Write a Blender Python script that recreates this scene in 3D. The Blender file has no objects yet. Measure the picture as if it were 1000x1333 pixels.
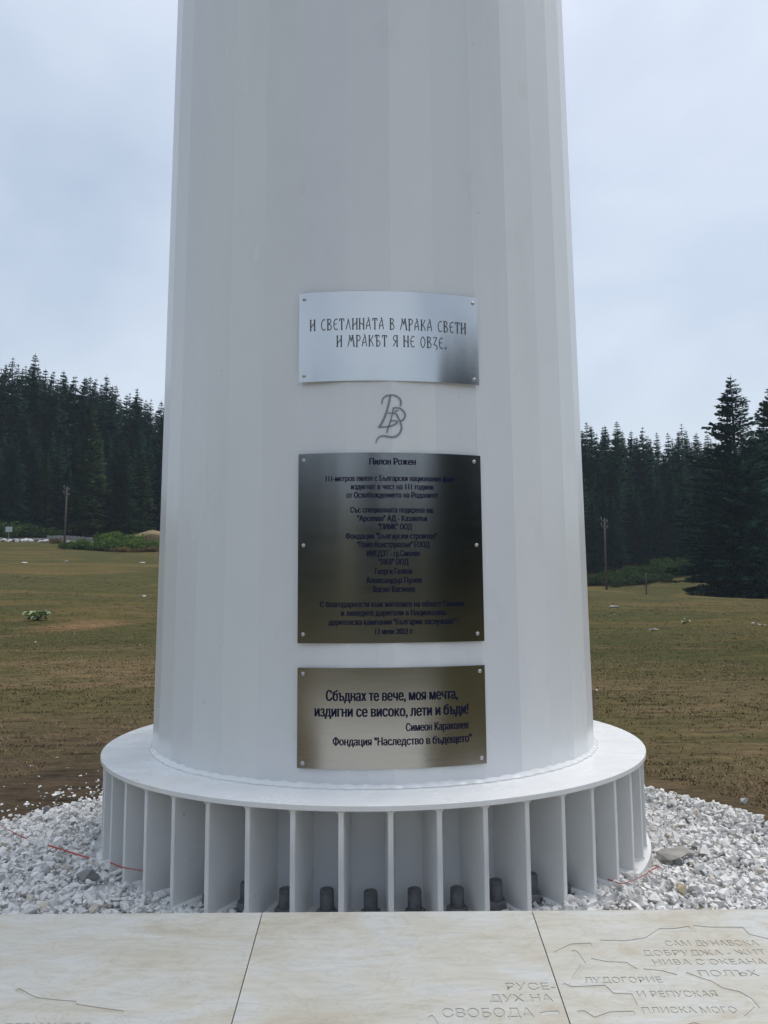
import bpy, bmesh, math, random
import numpy as np
from mathutils import Vector, Matrix, Euler
R = math.radians; PI = math.pi
random.seed(7); rng = np.random.default_rng(7)
S = bpy.context.scene; C = S.collection

# ------------------------------------------------------------------ camera
CAM = Vector((0.05, -3.6, 1.06)); PITCH = 6.14; ROLL = 0.0066; F = 1000.0
cd = bpy.data.cameras.new('camera'); cam = bpy.data.objects.new('camera', cd); C.objects.link(cam)
cam.matrix_world = Matrix.Translation(CAM) @ Matrix.Rotation(R(90+PITCH), 4, 'X') @ Matrix.Rotation(-ROLL, 4, 'Z')
cd.sensor_fit = 'VERTICAL'; cd.sensor_height = 24; cd.lens = 24*F/1333; cd.clip_end = 3000; cd.clip_start = .02
S.camera = cam
# ------------------------------------------------------------------ sky and sun
SUN_EL, SUN_AZ = 68, 55      # azimuth clockwise from +Y: high on the right
W = bpy.data.worlds.new('World'); S.world = W; W.use_nodes = True
nt = W.node_tree; nt.nodes.clear()
def wn(t, **k):
    n = nt.nodes.new(t)
    for a, b in k.items(): setattr(n, a, b)
    return n
sky = wn('ShaderNodeTexSky', sky_type='NISHITA', sun_disc=False, sun_elevation=R(SUN_EL), sun_rotation=R(SUN_AZ), air_density=1.2, dust_density=4)
bg1 = wn('ShaderNodeBackground'); bg1.inputs[1].default_value = .05
nt.links.new(sky.outputs[0], bg1.inputs[0])
tc = wn('ShaderNodeTexCoord'); mp = wn('ShaderNodeMapping'); mp.inputs['Scale'].default_value = (1.0, 1.0, 2.0)
nt.links.new(tc.outputs['Generated'], mp.inputs[0])
ns = wn('ShaderNodeTexNoise'); ns.inputs['Scale'].default_value = 2.1; ns.inputs['Detail'].default_value = 5; ns.inputs['Roughness'].default_value = .48
ns.inputs['Distortion'].default_value = .3
nt.links.new(mp.outputs[0], ns.inputs[0])
cr = wn('ShaderNodeValToRGB'); cr.color_ramp.elements[0].position = .30; cr.color_ramp.elements[1].position = .72
cr.color_ramp.elements[0].color = (.365, .43, .515, 1); cr.color_ramp.elements[1].color = (.625, .68, .745, 1)
nt.links.new(ns.outputs[0], cr.inputs[0])
# overcast cover: brighter overhead than at the horizon, as every overcast sky is
sx = wn('ShaderNodeSeparateXYZ'); nt.links.new(tc.outputs['Generated'], sx.inputs[0])
mr = wn('ShaderNodeMapRange'); mr.inputs[1].default_value = .55; mr.inputs[2].default_value = 1; mr.inputs[3].default_value = .82; mr.inputs[4].default_value = 1.1
nt.links.new(sx.outputs[2], mr.inputs[0])
bg2 = wn('ShaderNodeBackground'); nt.links.new(cr.outputs[0], bg2.inputs[0]); nt.links.new(mr.outputs[0], bg2.inputs[1])
ad = wn('ShaderNodeAddShader'); nt.links.new(bg1.outputs[0], ad.inputs[0]); nt.links.new(bg2.outputs[0], ad.inputs[1])
ow = wn('ShaderNodeOutputWorld'); nt.links.new(ad.outputs[0], ow.inputs[0])
sl = bpy.data.lights.new('sun', 'SUN'); sl.energy = 1.35; sl.angle = R(32); sl.color = (1, .95, .88)
so = bpy.data.objects.new('sun', sl); C.objects.link(so)
d = Vector((math.sin(R(SUN_AZ))*math.cos(R(SUN_EL)), math.cos(R(SUN_AZ))*math.cos(R(SUN_EL)), math.sin(R(SUN_EL))))
so.rotation_euler = d.to_track_quat('Z', 'Y').to_euler()
vs = S.view_settings; vs.view_transform = 'Standard'; vs.look = 'None'; vs.gamma = 1; vs.use_curve_mapping = False; vs.exposure = 0.2
S.render.engine = 'CYCLES'

# ------------------------------------------------------------------ materials
def mat(name, col, rough=.6, metal=0, spec=.5):
    m = bpy.data.materials.new(name); m.use_nodes = True
    b = m.node_tree.nodes['Principled BSDF']
    b.inputs['Base Color'].default_value = (*col, 1); b.inputs['Roughness'].default_value = rough
    b.inputs['Metallic'].default_value = metal; b.inputs['Specular IOR Level'].default_value = spec
    return m
class N:
    def __init__(s, m): s.m = m; s.t = m.node_tree; s.b = s.t.nodes['Principled BSDF']
    def n(s, t, **k):
        x = s.t.nodes.new(t)
        for a, b in k.items(): setattr(x, a, b)
        return x
    def l(s, a, b): s.t.links.new(a, b)
    def coord(s, scale=(1,1,1), kind='Object', rot=(0,0,0)):
        c = s.n('ShaderNodeTexCoord'); q = s.n('ShaderNodeMapping'); q.inputs['Scale'].default_value = scale; q.inputs['Rotation'].default_value = rot
        s.l(c.outputs[kind], q.inputs[0]); return q.outputs[0]
    def wpos(s, scale=(1,1,1)):
        c = s.n('ShaderNodeNewGeometry'); q = s.n('ShaderNodeMapping'); q.inputs['Scale'].default_value = scale
        s.l(c.outputs['Position'], q.inputs[0]); return q.outputs[0]
    def noise(s, v, sc, det=4, rough=.5, dist=0):
        x = s.n('ShaderNodeTexNoise'); x.inputs['Scale'].default_value = sc; x.inputs['Detail'].default_value = det
        x.inputs['Roughness'].default_value = rough; x.inputs['Distortion'].default_value = dist; s.l(v, x.inputs[0]); return x.outputs[0]
    def ramp(s, v, stops):
        x = s.n('ShaderNodeValToRGB'); e = x.color_ramp.elements
        while len(e) < len(stops): e.new(.5)
        for i, (p, c) in enumerate(stops): e[i].position = p; e[i].color = (*c, 1) if len(c) == 3 else c
        s.l(v, x.inputs[0]); return x.outputs[0]
    def mix(s, f, a, b, mode='MIX'):
        x = s.n('ShaderNodeMix', data_type='RGBA', blend_type=mode)
        for i, v in ((0, f), (6, a), (7, b)):
            if hasattr(v, 'links'): s.l(v, x.inputs[i])
            else: x.inputs[i].default_value = v if i == 0 else (*v, 1)
        return x.outputs[2]
    def bump(s, v, st, dist):
        x = s.n('ShaderNodeBump'); x.inputs['Strength'].default_value = st; x.inputs['Distance'].default_value = dist
        s.l(v, x.inputs['Height']); s.l(x.outputs[0], s.b.inputs['Normal']); return x
    def color(s, v): s.l(v, s.b.inputs['Base Color'])
    def rough(s, v, a, b):
        x = s.n('ShaderNodeMapRange'); x.inputs[3].default_value = a; x.inputs[4].default_value = b
        s.l(v, x.inputs[0]); s.l(x.outputs[0], s.b.inputs['Roughness'])

def m_paint():
    m = mat('white_paint', (.8, .81, .82), .3); n = N(m)
    v = n.wpos((1, 1, .22)); a = n.noise(v, 2.2, 6, .6, .4)
    b = n.noise(n.wpos((1, 1, .7)), 5, 5, .6)
    c = n.ramp(a, [(.3, (.75, .765, .775)), (.52, (.80, .815, .825)), (.7, (.82, .83, .84))])
    at_ = n.n('ShaderNodeAttribute', attribute_name='plate'); c = n.mix(1.0, c, n.ramp(at_.outputs['Fac'], [(0, (.895, .91, .93)), (.35, (.94, .935, .96)), (.65, (.945, .965, .96)), (1, (1, 1, 1))]), 'MULTIPLY')  # facet bands of reflected surroundings, put into the paint colour
    sm = n.ramp(b, [(.62, (1, 1, 1)), (.85, (.90, .90, .89))])
    sp = n.noise(n.wpos((1, 1, 1)), 38, 2, .5)
    fl = n.ramp(sp, [(.74, (1, 1, 1)), (.80, (.80, .79, .77))])
    n.color(n.mix(1.0, n.mix(1.0, c, sm, 'MULTIPLY'), fl, 'MULTIPLY'))
    n.rough(n.noise(n.wpos((1, 1, .3)), 3, 2), .20, .32)
    n.bump(n.noise(n.wpos((1, 1, .6)), 9, 3, .5), .05, .02)
    return m
def m_flange():
    m = mat('white_flange_paint', (.82, .83, .84), .22); n = N(m)
    a = n.noise(n.wpos(), 4, 6, .6, .5)
    st = n.noise(n.wpos(), 1.8, 3, .5)
    c = n.ramp(a, [(.3, (.81, .81, .80)), (.6, (.86, .86, .85))])
    tan = n.ramp(st, [(.66, (1, 1, 1)), (.76, (.95, .91, .83))])
    n.color(n.mix(1.0, c, tan, 'MULTIPLY')); n.rough(a, .14, .38)
    n.bump(n.noise(n.wpos((1, 3, 1)), 5, 3), .10, .02)
    return m
def m_steel(name, tint, r0=.13, r1=.24):
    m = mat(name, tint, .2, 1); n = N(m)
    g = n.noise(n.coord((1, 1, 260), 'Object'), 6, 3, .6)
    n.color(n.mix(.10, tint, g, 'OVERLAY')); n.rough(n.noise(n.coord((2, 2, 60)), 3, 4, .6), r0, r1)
    n.bump(g, .03, .0006)
    return m
def m_marble(name='cream_marble', k=1.0):
    m = mat(name, (.6, .58, .52), .5, spec=.3); n = N(m)
    oi = n.n('ShaderNodeObjectInfo'); base = n.n('ShaderNodeVectorMath', operation='ADD')
    sc = n.n('ShaderNodeVectorMath', operation='SCALE'); cb = n.n('ShaderNodeCombineXYZ')
    n.l(oi.outputs['Random'], cb.inputs[1]); n.l(cb.outputs[0], sc.inputs[0]); sc.inputs['Scale'].default_value = 7
    n.l(n.coord((1, 2.1, 1), 'Object', (0, 0, .10)), base.inputs[0]); n.l(sc.outputs[0], base.inputs[1])
    v = base.outputs[0]
    a = n.noise(v, 2.6, 9, .62, 1.3)
    c = n.ramp(a, [(.28, (.53*k, .47*k, .375*k)), (.42, (.585*k, .555*k, .475*k)), (.52, (.615*k, .60*k, .54*k)), (.62, (.635*k, .64*k, .62*k)), (.75, (.575*k, .54*k, .45*k))])
    q = n.noise(v, 5.5, 8, .65, 2.0)
    ve = n.ramp(q, [(.465, (1, 1, 1)), (.495, (.90, .885, .85)), (.525, (1, 1, 1))])
    st = n.noise(n.coord((1.2, 9, 1)), 7, 6, .6, .6)
    s2 = n.ramp(st, [(.35, (.93, .93, .92)), (.6, (1.03, 1.03, 1.03))])
    n.color(n.mix(1.0, n.mix(1.0, c, ve, 'MULTIPLY'), s2, 'MULTIPLY'))
    n.rough(st, .38, .6); n.bump(n.noise(v, 60, 4), .08, .002)
    return m
def m_gravel():
    m = mat('crushed_marble', (.6, .6, .6), .75, spec=.25); n = N(m)
    at = n.n('ShaderNodeAttribute', attribute_name='tone')
    c = n.ramp(at.outputs['Fac'], [(0, (.22, .21, .20)), (.06, (.40, .39, .37)), (.3, (.64, .63, .61)), (.6, (.76, .75, .73)), (.9, (.84, .83, .81)), (.97, (.55, .48, .36))])
    g = n.ramp(n.noise(n.wpos(), 60, 4), [(.3, (.80, .80, .80)), (.6, (1, 1, 1))])
    n.color(n.mix(1.0, c, g, 'MULTIPLY')); n.bump(n.noise(n.wpos(), 130, 3), .2, .003)
    return m
def m_ground():
    m = mat('dry_meadow', (.12, .1, .06), .95, spec=.1); n = N(m)
    # mown swaths run across the field
    big = n.noise(n.wpos((.035, .11, 0)), 1.0, 5, .6, .6)
    big2 = n.noise(n.wpos((.10, .38, 0)), 1.0, 5, .6, .5)
    fine = n.noise(n.wpos((1.6, 5, 1)), 1.4, 6, .65)
    vf = n.noise(n.wpos((7, 16, 7)), 2.0, 5, .7)
    grass = n.ramp(big, [(.32, (.168, .116, .050)), (.44, (.122, .098, .036)), (.52, (.074, .075, .026)), (.62, (.098, .086, .032)), (.74, (.172, .114, .050))])
    dirt = n.ramp(big2, [(.3, (.150, .112, .058)), (.45, (.200, .146, .078)), (.55, (.120, .106, .044)), (.7, (.180, .130, .070))])
    geo = n.n('ShaderNodeNewGeometry'); le = n.n('ShaderNodeVectorMath', operation='LENGTH'); n.l(geo.outputs['Position'], le.inputs[0])
    # worn soil round the building site gives way to grass some 8 m out
    ad = n.n('ShaderNodeMath', operation='MULTIPLY_ADD'); n.l(big2, ad.inputs[0]); ad.inputs[1].default_value = 8; sxx = n.n('ShaderNodeSeparateXYZ'); n.l(geo.outputs['Position'], sxx.inputs[0]); ax = n.n('ShaderNodeMath', operation='MULTIPLY_ADD'); n.l(sxx.outputs[0], ax.inputs[0]); ax.inputs[1].default_value = .55; n.l(le.outputs['Value'], ax.inputs[2]); n.l(ax.outputs[0], ad.inputs[2])
    mrr = n.n('ShaderNodeMapRange'); mrr.inputs[1].default_value = 10.0; mrr.inputs[2].default_value = 17; n.l(ad.outputs[0], mrr.inputs[0])
    c = n.mix(mrr.outputs[0], dirt, grass)
    # dark trampled soil next to the gravel
    mr2 = n.n('ShaderNodeMapRange'); mr2.inputs[1].default_value = 3.6; mr2.inputs[2].default_value = 8.4; n.l(ad.outputs[0], mr2.inputs[0])
    c = n.mix(mr2.outputs[0], (.070, .052, .040), c)
    patch = n.ramp(n.noise(n.wpos((.16, .5, 0)), 1.0, 4, .55, .3), [(.60, (0, 0, 0)), (.66, (1, 1, 1))])
    c = n.mix(n.mix(1.0, patch, (.55, .55, .55), 'MULTIPLY'), c, (.175, .120, .068))
    vd = n.n('ShaderNodeVectorMath', operation='DISTANCE'); n.l(n.wpos((.38, .17, 0)), vd.inputs[0]); vd.inputs[1].default_value = (-9.0*.38, 20.0*.17, 0)
    pr = n.n('ShaderNodeMath', operation='MULTIPLY_ADD'); n.l(big2, pr.inputs[0]); pr.inputs[1].default_value = .9; n.l(vd.outputs['Value'], pr.inputs[2])
    c = n.mix(n.ramp(pr.outputs[0], [(.60, (.9, .9, .9)), (1.25, (0, 0, 0))]), c, (.235, .145, .075))
    f1 = n.ramp(fine, [(.32, (.36, .37, .34)), (.46, (.92, .93, .9)), (.56, (1.05, 1.03, 1.0)), (.70, (1.45, 1.38, 1.28))])
    f2 = n.ramp(vf, [(.30, (.55, .55, .52)), (.48, (1, 1, 1)), (.72, (1.35, 1.33, 1.28))])
    n.color(n.mix(1.0, n.mix(1.0, c, f1, 'MULTIPLY'), f2, 'MULTIPLY'))
    n.bump(n.mix(.5, fine, vf), .9, .12)
    return m
def m_foliage(name, dark, light):
    m = mat(name, dark, .95, spec=.05); n = N(m)
    oi = n.n('ShaderNodeObjectInfo')
    a = n.noise(n.coord((1, 1, 1), 'Object'), .9, 4, .6)
    c = n.ramp(a, [(.3, dark), (.7, light)])
    t = n.ramp(oi.outputs['Random'], [(0, (.75, .85, .85)), (.5, (1, 1, 1)), (1, (1.35, 1.25, .95))])
    n.color(n.mix(1.0, c, t, 'MULTIPLY'))
    return m
def m_noisy(name, c0, c1, sc, rough=.85, metal=0, bump=.3, bd=.01):
    m = mat(name, c0, rough, metal, .3); n = N(m); a = n.noise(n.coord(), sc, 6, .6)
    n.color(n.ramp(a, [(.35, c0), (.65, c1)])); n.bump(a, bump, bd); return m
def m_tape():
    m = mat('barrier_tape', (.7, .05, .04), .4); n = N(m)
    at = n.n('ShaderNodeAttribute', attribute_name='along')
    c = n.ramp(at.outputs['Fac'], [(0, (.50, .075, .07)), (.5, (.75, .74, .74))]); c.node.color_ramp.interpolation = 'CONSTANT'
    n.color(c); return m
def m_rib():
    m = mat('white_rib_paint', (.83, .83, .82), .3); n = N(m)
    oi = n.n('ShaderNodeObjectInfo'); t = n.ramp(oi.outputs['Random'], [(0, (.93, .94, .94)), (1, (1, 1, 1))])
    a = n.noise(n.wpos((1, 1, .6)), 6, 5, .6); c = n.ramp(a, [(.3, (.79, .79, .78)), (.6, (.85, .85, .84))])
    g = n.ramp(n.noise(n.wpos(), 9, 3, .5), [(.68, (1, 1, 1)), (.80, (.84, .86, .80))])
    ch = n.ramp(n.noise(n.wpos(), 55, 2, .5), [(.74, (1, 1, 1)), (.78, (.62, .58, .54))])
    n.color(n.mix(1.0, n.mix(1.0, n.mix(1.0, c, t, 'MULTIPLY'), g, 'MULTIPLY'), ch, 'MULTIPLY')); n.rough(a, .22, .40); return m
M = dict(paint=m_paint(), rib=m_rib(), flange=m_flange(), steel=m_steel('brushed_steel', (.60, .61, .61), .10, .16), steel_refl_w=m_steel('brushed_steel_warm_reflection', (.43, .43, .425)), steel_refl_d=m_steel('brushed_steel_dark_reflection', (.33, .338, .345)),  # one steel; reflections of dark forest and ground put into the lower tints
    navy=mat('navy_enamel', (.005, .008, .034), .6, spec=.15), etch=mat('etched_grey', (.085, .095, .115), .6), mono=mat('grey_paint_mark', (.24, .27, .31), .5),
    screw=mat('screw_steel', (.5, .5, .5), .3, 1), marble=m_marble(k=.85), marble_cut=m_marble('cream_marble_cut', .83), gravel=m_gravel(), ground=m_ground(),
    spruce=m_foliage('spruce_needles', (.017, .050, .037), (.038, .086, .056)), spruce_l=m_foliage('spruce_needles_light', (.030, .058, .028), (.055, .088, .038)),
    bark=m_noisy('bark', (.020, .019, .016), (.045, .040, .034), 6), shrub=m_foliage('shrub_leaves', (.07, .125, .028), (.15, .215, .055)),
    shrub_d=m_foliage('scrub_leaves', (.040, .074, .024), (.085, .125, .042)), dry=m_foliage('dry_stalks', (.12, .09, .045), (.20, .155, .08)),
    wood=m_noisy('weathered_wood', (.07, .058, .046), (.13, .11, .09), 9), rock=m_noisy('pale_rock', (.42, .42, .42), (.70, .70, .69), 3),
    rockg=m_noisy('grey_rock', (.20, .20, .20), (.34, .33, .32), 4), conc=m_noisy('concrete', (.26, .25, .23), (.38, .365, .335), 14, .9, 0, .6, .01),
    cap=m_noisy('grey_plastic', (.09, .097, .105), (.15, .16, .17), 30, .5, 0, .1, .002), nut=m_noisy('galvanised_nut', (.15, .155, .16), (.24, .245, .25), 25, .55, .3),
    tape=m_tape(), pave=m_noisy('pale_paving', (.58, .56, .50), (.68, .66, .60), 4), seam=mat('dark_joint', (.05, .045, .04), .9),
    bank=m_noisy('bare_bank', (.20, .145, .075), (.30, .22, .12), 1.2), signw=mat('pale_enamel', (.45, .50, .55), .5), metal=mat('grey_metal', (.3, .3, .3), .5, .7),
    leaf=m_foliage('butterbur_leaf', (.16, .24, .12), (.48, .54, .42)), porc=mat('grey_porcelain', (.22, .22, .22), .4), asph=m_noisy('road_surface', (.10, .095, .09), (.16, .15, .14), 2))

# ------------------------------------------------------------------ helpers
def link_obj(name, me, m=None, parent=None, loc=None):
    o = bpy.data.objects.new(name, me); C.objects.link(o)
    if m is not None and me is not None and not me.materials: me.materials.append(m)
    if parent: o.parent = parent
    if loc is not None: o.location = loc
    return o
def npmesh(name, V, Fc, smooth=False):
    """V (n,3); Fc (m,k) of one size or a list of faces"""
    me = bpy.data.meshes.new(name); V = np.asarray(V, dtype=np.float32)
    if isinstance(Fc, np.ndarray):
        m, k = Fc.shape; me.vertices.add(len(V)); me.vertices.foreach_set('co', V.ravel())
        me.loops.add(m*k); me.loops.foreach_set('vertex_index', Fc.ravel().astype(np.int32))
        me.polygons.add(m); me.polygons.foreach_set('loop_start', np.arange(0, m*k, k, dtype=np.int32)); me.polygons.foreach_set('loop_total', np.full(m, k, dtype=np.int32))
        me.update(calc_edges=True); me.validate()
    else: me.from_pydata([tuple(map(float, v)) for v in V], [], [tuple(map(int, f)) for f in Fc]); me.update()
    me.polygons.foreach_set('use_smooth', [smooth]*len(me.polygons)); return me
def tag(o, label=None, cat=None, group=None, kind=None):
    for k, v in (('label', label), ('category', cat), ('group', group), ('kind', kind)):
        if v: o[k] = v
    return o
def empty(name, loc=(0,0,0), rz=0, parent=None):
    o = bpy.data.objects.new(name, None); C.objects.link(o); o.location = loc; o.rotation_euler = (0, 0, rz); o.empty_display_size = .1
    if parent: o.parent = parent
    return o
def bm_mesh(name, bm, smooth=False):
    me = bpy.data.meshes.new(name); bmesh.ops.recalc_face_normals(bm, faces=bm.faces); bm.to_mesh(me); bm.free()
    me.polygons.foreach_set('use_smooth', [smooth]*len(me.polygons)); return me
def box(bm, x0, x1, y0, y1, z0, z1, mtx=None):
    v = [bm.verts.new(Vector(p) if mtx is None else mtx @ Vector(p)) for p in ((x0,y0,z0),(x1,y0,z0),(x1,y1,z0),(x0,y1,z0),(x0,y0,z1),(x1,y0,z1),(x1,y1,z1),(x0,y1,z1))]
    for f in ((3,2,1,0),(4,5,6,7),(0,1,5,4),(1,2,6,5),(2,3,7,6),(3,0,4,7)): bm.faces.new([v[i] for i in f])
def lathe(prof, n, phase=0, closed=False):
    """profile [(r,z)] -> V,F"""
    V = []; Fc = []
    for r, z in prof:
        for k in range(n): a = 2*PI*k/n + phase; V.append((r*math.cos(a), r*math.sin(a), z))
    m = len(prof)
    for i in range(m if closed else m-1):
        j = (i+1) % m
        for k in range(n): q = (k+1) % n; Fc.append((i*n+k, i*n+q, j*n+q, j*n+k))
    return V, Fc
def tube(bm, pts, rad, n=8):
    rings = []
    for i, p in enumerate(pts):
        p = Vector(p); t = (Vector(pts[min(i+1, len(pts)-1)])-Vector(pts[max(i-1, 0)])).normalized()
        a = t.cross(Vector((0.3, .2, 1)) if abs(t.z) < .9 else Vector((1, 0, 0))).normalized(); b = t.cross(a)
        r = rad[i] if isinstance(rad, (list, tuple)) else rad
        rings.append([bm.verts.new(p+(a*math.cos(2*PI*k/n)+b*math.sin(2*PI*k/n))*r) for k in range(n)])
    for A, B in zip(rings, rings[1:]):
        for k in range(n): bm.faces.new((A[k], A[(k+1) % n], B[(k+1) % n], B[k]))
    bm.faces.new(rings[0][::-1]); bm.faces.new(rings[-1])
def copy_tree(o, parent=None):
    c = o.copy(); C.objects.link(c); c.parent = parent
    for ch in o.children: copy_tree(ch, c)
    return c
th = R(PITCH)
def ray(px, py):
    u, v = (px-500)/F, (666.5-py)/F; c, s = math.cos(ROLL), math.sin(ROLL); x, w = u*c+v*s, -u*s+v*c
    return Vector((x, math.cos(th)-w*math.sin(th), math.sin(th)+w*math.cos(th)))
def pxat(px, py, dist):
    r = ray(px, py); t = dist/r.y; return CAM+r*t
def at(px, dist):          # ground point in the direction of image column px, dist metres ahead of the viewer
    r = ray(px, 774); x = CAM.x+r.x/r.y*dist; y = CAM.y+dist; return Vector((x, y, gz(x, y)))

# ------------------------------------------------------------------ terrain
DN = [0, 1.2, 2.3, 4, 10, 20, 30, 45, 60, 75, 88, 97, 105, 115, 140, 180, 260, 400, 700]
COL = {-180:[-.45,-.45,-.5,-.5,-.6,-.7,-.6,0,1.0,2.2,3,4,5,6.5,11,19,36,62,90],
       -90:[-.45,-.45,-.3,-.2,-.3,-.2,0,.8,2.0,3.5,5,6.4,8,10,15,23,40,66,95],
       -30:[-.45,-.45,-.07,-.06,-.06,.05,.35,1.35,2.8,4.5,6.0,7.2,8.9,10.4,15.5,23,39,62,90],
       -17:[-.45,-.45,-.07,-.06,-.06,.05,.32,1.2,2.5,4.1,5.6,6.7,8.0,9.6,14,20,34,55,85],
       0:[-.45,-.45,-.07,-.06,-.06,.05,.3,.9,1.6,2.4,3.0,3.4,4.6,6.4,10,17,30,50,80],
       15:[-.45,-.45,-.07,-.06,-.06,.05,.25,.65,1.05,1.35,1.5,.95,.7,1.9,8.5,15,28,48,78],
       20:[-.45,-.45,-.07,-.06,-.06,.05,.22,.5,.7,.75,.6,.3,.9,3.2,9,16,28,48,78],
       27:[-.45,-.45,-.07,-.06,-.06,.05,.2,.35,.4,.35,.3,1.1,2.8,4.9,9.5,16,28,48,78],
       90:[-.45,-.45,-.3,-.2,-.3,-.2,0,.4,.6,.8,1.2,2,3,5,10,17,30,50,80],
       180:[-.45,-.45,-.5,-.5,-.6,-.7,-.6,0,1.0,2.2,3,4,5,6.5,11,19,36,62,90]}
AZ = sorted(COL); TB = np.array([COL[a] for a in AZ], dtype=float); DNa = np.array(DN, float)
def hnoise(x, y):
    return (.10*np.sin(x*.21+1.3)*np.sin(y*.17+.4)+.05*np.sin(x*.53+y*.31)+.03*np.sin(x*1.1-y*.9+2))
def gza(x, y):
    x = np.asarray(x, float); y = np.asarray(y, float)
    dx, dy = x-CAM.x, y-CAM.y; dd = np.hypot(dx, dy); az = np.degrees(np.arctan2(dx, dy))
    D = np.where(np.abs(az) < 60, dd*np.cos(np.radians(az)), dd*.5)*1.0
    D = np.where(np.abs(az) < 60, D, np.where(np.abs(az) < 61, D, dd)); D = np.where((np.abs(az) >= 60), dd, D)
    w = np.clip((np.abs(az)-45)/45, 0, 1); D = dd*np.cos(np.radians(np.minimum(np.abs(az), 60)))*(1-w)+dd*w
    ia = np.clip(np.searchsorted(AZ, az)-1, 0, len(AZ)-2); A = np.array(AZ, float); ta = np.clip((az-A[ia])/(A[ia+1]-A[ia]), 0, 1); ta = ta*ta*(3-2*ta)
    idd = np.clip(np.searchsorted(DNa, D)-1, 0, len(DN)-2); t = np.clip((D-DNa[idd])/(DNa[idd+1]-DNa[idd]), 0, 1)
    def cub(row):
        p0, p1, p2, p3 = TB[row, np.maximum(idd-1, 0)], TB[row, idd], TB[row, idd+1], TB[row, np.minimum(idd+2, len(DN)-1)]
        m1 = (p2-p1); 
        return p1+(p2-p1)*(t*.6+.4*t*t*(3-2*t))
    z = cub(ia)*(1-ta)+cub(ia+1)*ta
    return z+hnoise(x, y)*np.clip((D-8)/20, 0, 1)+.012*np.sin(x*3.1+y*1.3)*np.sin(y*2.7)*np.clip((D-4)/4, 0, 1)
def gz(x, y): return float(gza([x], [y])[0])
def build_ground():
    rr = np.concatenate([np.linspace(.0, 8, 60)[1:], np.geomspace(8.2, 900, 190)]); na = 420
    a = np.linspace(-PI, PI, na, endpoint=False)
    # finer columns straight ahead
    a = np.sort(np.concatenate([np.linspace(-PI, -.62, 60, endpoint=False), np.linspace(-.62, .62, 260, endpoint=False), np.linspace(.62, PI, 60, endpoint=False)])); na = len(a)
    X = CAM.x+rr[:, None]*np.sin(a)[None]; Y = CAM.y+rr[:, None]*np.cos(a)[None]; Z = gza(X, Y)
    V = np.stack([X, Y, Z], -1).reshape(-1, 3); V = np.vstack([V, [[CAM.x, CAM.y, gz(CAM.x, CAM.y)]]])
    i, k = np.meshgrid(np.arange(len(rr)-1), np.arange(na), indexing='ij'); q = (k+1) % na
    Q = np.stack([i*na+k, (i+1)*na+k, (i+1)*na+q, i*na+q], -1).reshape(-1, 4)
    me = npmesh('ground', V, Q, True)
    bm = bmesh.new(); bm.from_mesh(me); bm.verts.ensure_lookup_table(); c = bm.verts[-1]
    for k in range(na): bm.faces.new((bm.verts[k], bm.verts[(k+1) % na], c)).smooth = True
    bm.to_mesh(me); bm.free()
    tag(link_obj('ground', me, M['ground']), kind='structure')
build_ground()

# ------------------------------------------------------------------ flagpole
NF = 38; ZB = .04
def rpole(z): return .972 - .0089*(z-.45)
def rpoly(az, z):        # az: 0 faces the viewer, positive to the right
    st = 2*PI/NF; a = (az+st/2) % st - st/2
    return rpole(z)*math.cos(st/2)/math.cos(a)
def onpole(az, z, off=0):
    r = rpoly(az, z)+off; return (r*math.sin(az), -r*math.cos(az), z)
PH = -PI/2 + PI/NF
pole = empty('flagpole'); tag(pole, 'huge white steel flagpole with ribbed base, rising out of the gravel bed', 'flagpole')
zs = [ZB, .42, 1, 2, 3, 4.5, 8, 14, 22, 28]
V, Fc = lathe([(rpole(z), z) for z in zs], NF, PH)
wob = [random.Random(k).uniform(-.0022, .0022) for k in range(NF)]; V = [(x*(1+wob[i % NF]), y*(1+wob[i % NF]), z) for i, (x, y, z) in enumerate(V)]
sh_me = npmesh('shaft', V, Fc); pa = sh_me.attributes.new('plate', 'FLOAT', 'FACE'); facet_sheen = [random.Random(k*7+2).random() for k in range(NF)]; pa.data.foreach_set('value', np.array([facet_sheen[i % NF] for i in range(len(Fc))], np.float32))  # random tone per facet, standing in for uneven reflections on the gloss
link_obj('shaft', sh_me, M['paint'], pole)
ZT = .42; RT = .3265*3.6; R2 = 1.18
V, Fc = lathe([(.90, ZT-.018), (RT-.0015, ZT-.018), (RT, ZT-.0165), (RT, ZT-.0015), (RT-.0015, ZT), (.90, ZT)], 192, 0, True)
top = link_obj('flange', npmesh('flange', V, Fc), M['flange'], pole)
V, Fc = lathe([(.80, 0), (R2-.002, 0), (R2, .002), (R2, ZB-.002), (R2-.002, ZB), (.80, ZB)], 192, 0, True)
link_obj('base_plate', npmesh('base_plate', V, Fc), M['flange'], pole)
# weld bead where the shaft meets the flange: lumpy fillet
V = []; n = 760; prof = [(0, .0), (1, .0), (.62, .32), (.30, .62), (.0, 1.0)]
rb = random.Random(3)
for k in range(n):
    a = 2*PI*k/n; w = .016+.0022*math.sin(k*.9)+.0025*rb.random(); h = .017+.002*math.sin(k*.71)+.003*rb.random()
    for (pu, pv) in prof:
        az = a+PI/2; rr = rpoly(az, ZT)-.002; V.append(((rr+w*pu)*math.cos(a), (rr+w*pu)*math.sin(a), ZT-.001+h*pv))
Fc = [(k*5+i, ((k+1) % n)*5+i, ((k+1) % n)*5+i+1, k*5+i+1) for k in range(n) for i in range(4)]
bm = bmesh.new(); me = npmesh('weld_bead', V, Fc, True); link_obj('weld_bead', me, M['flange'], pole); bm.free()
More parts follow.
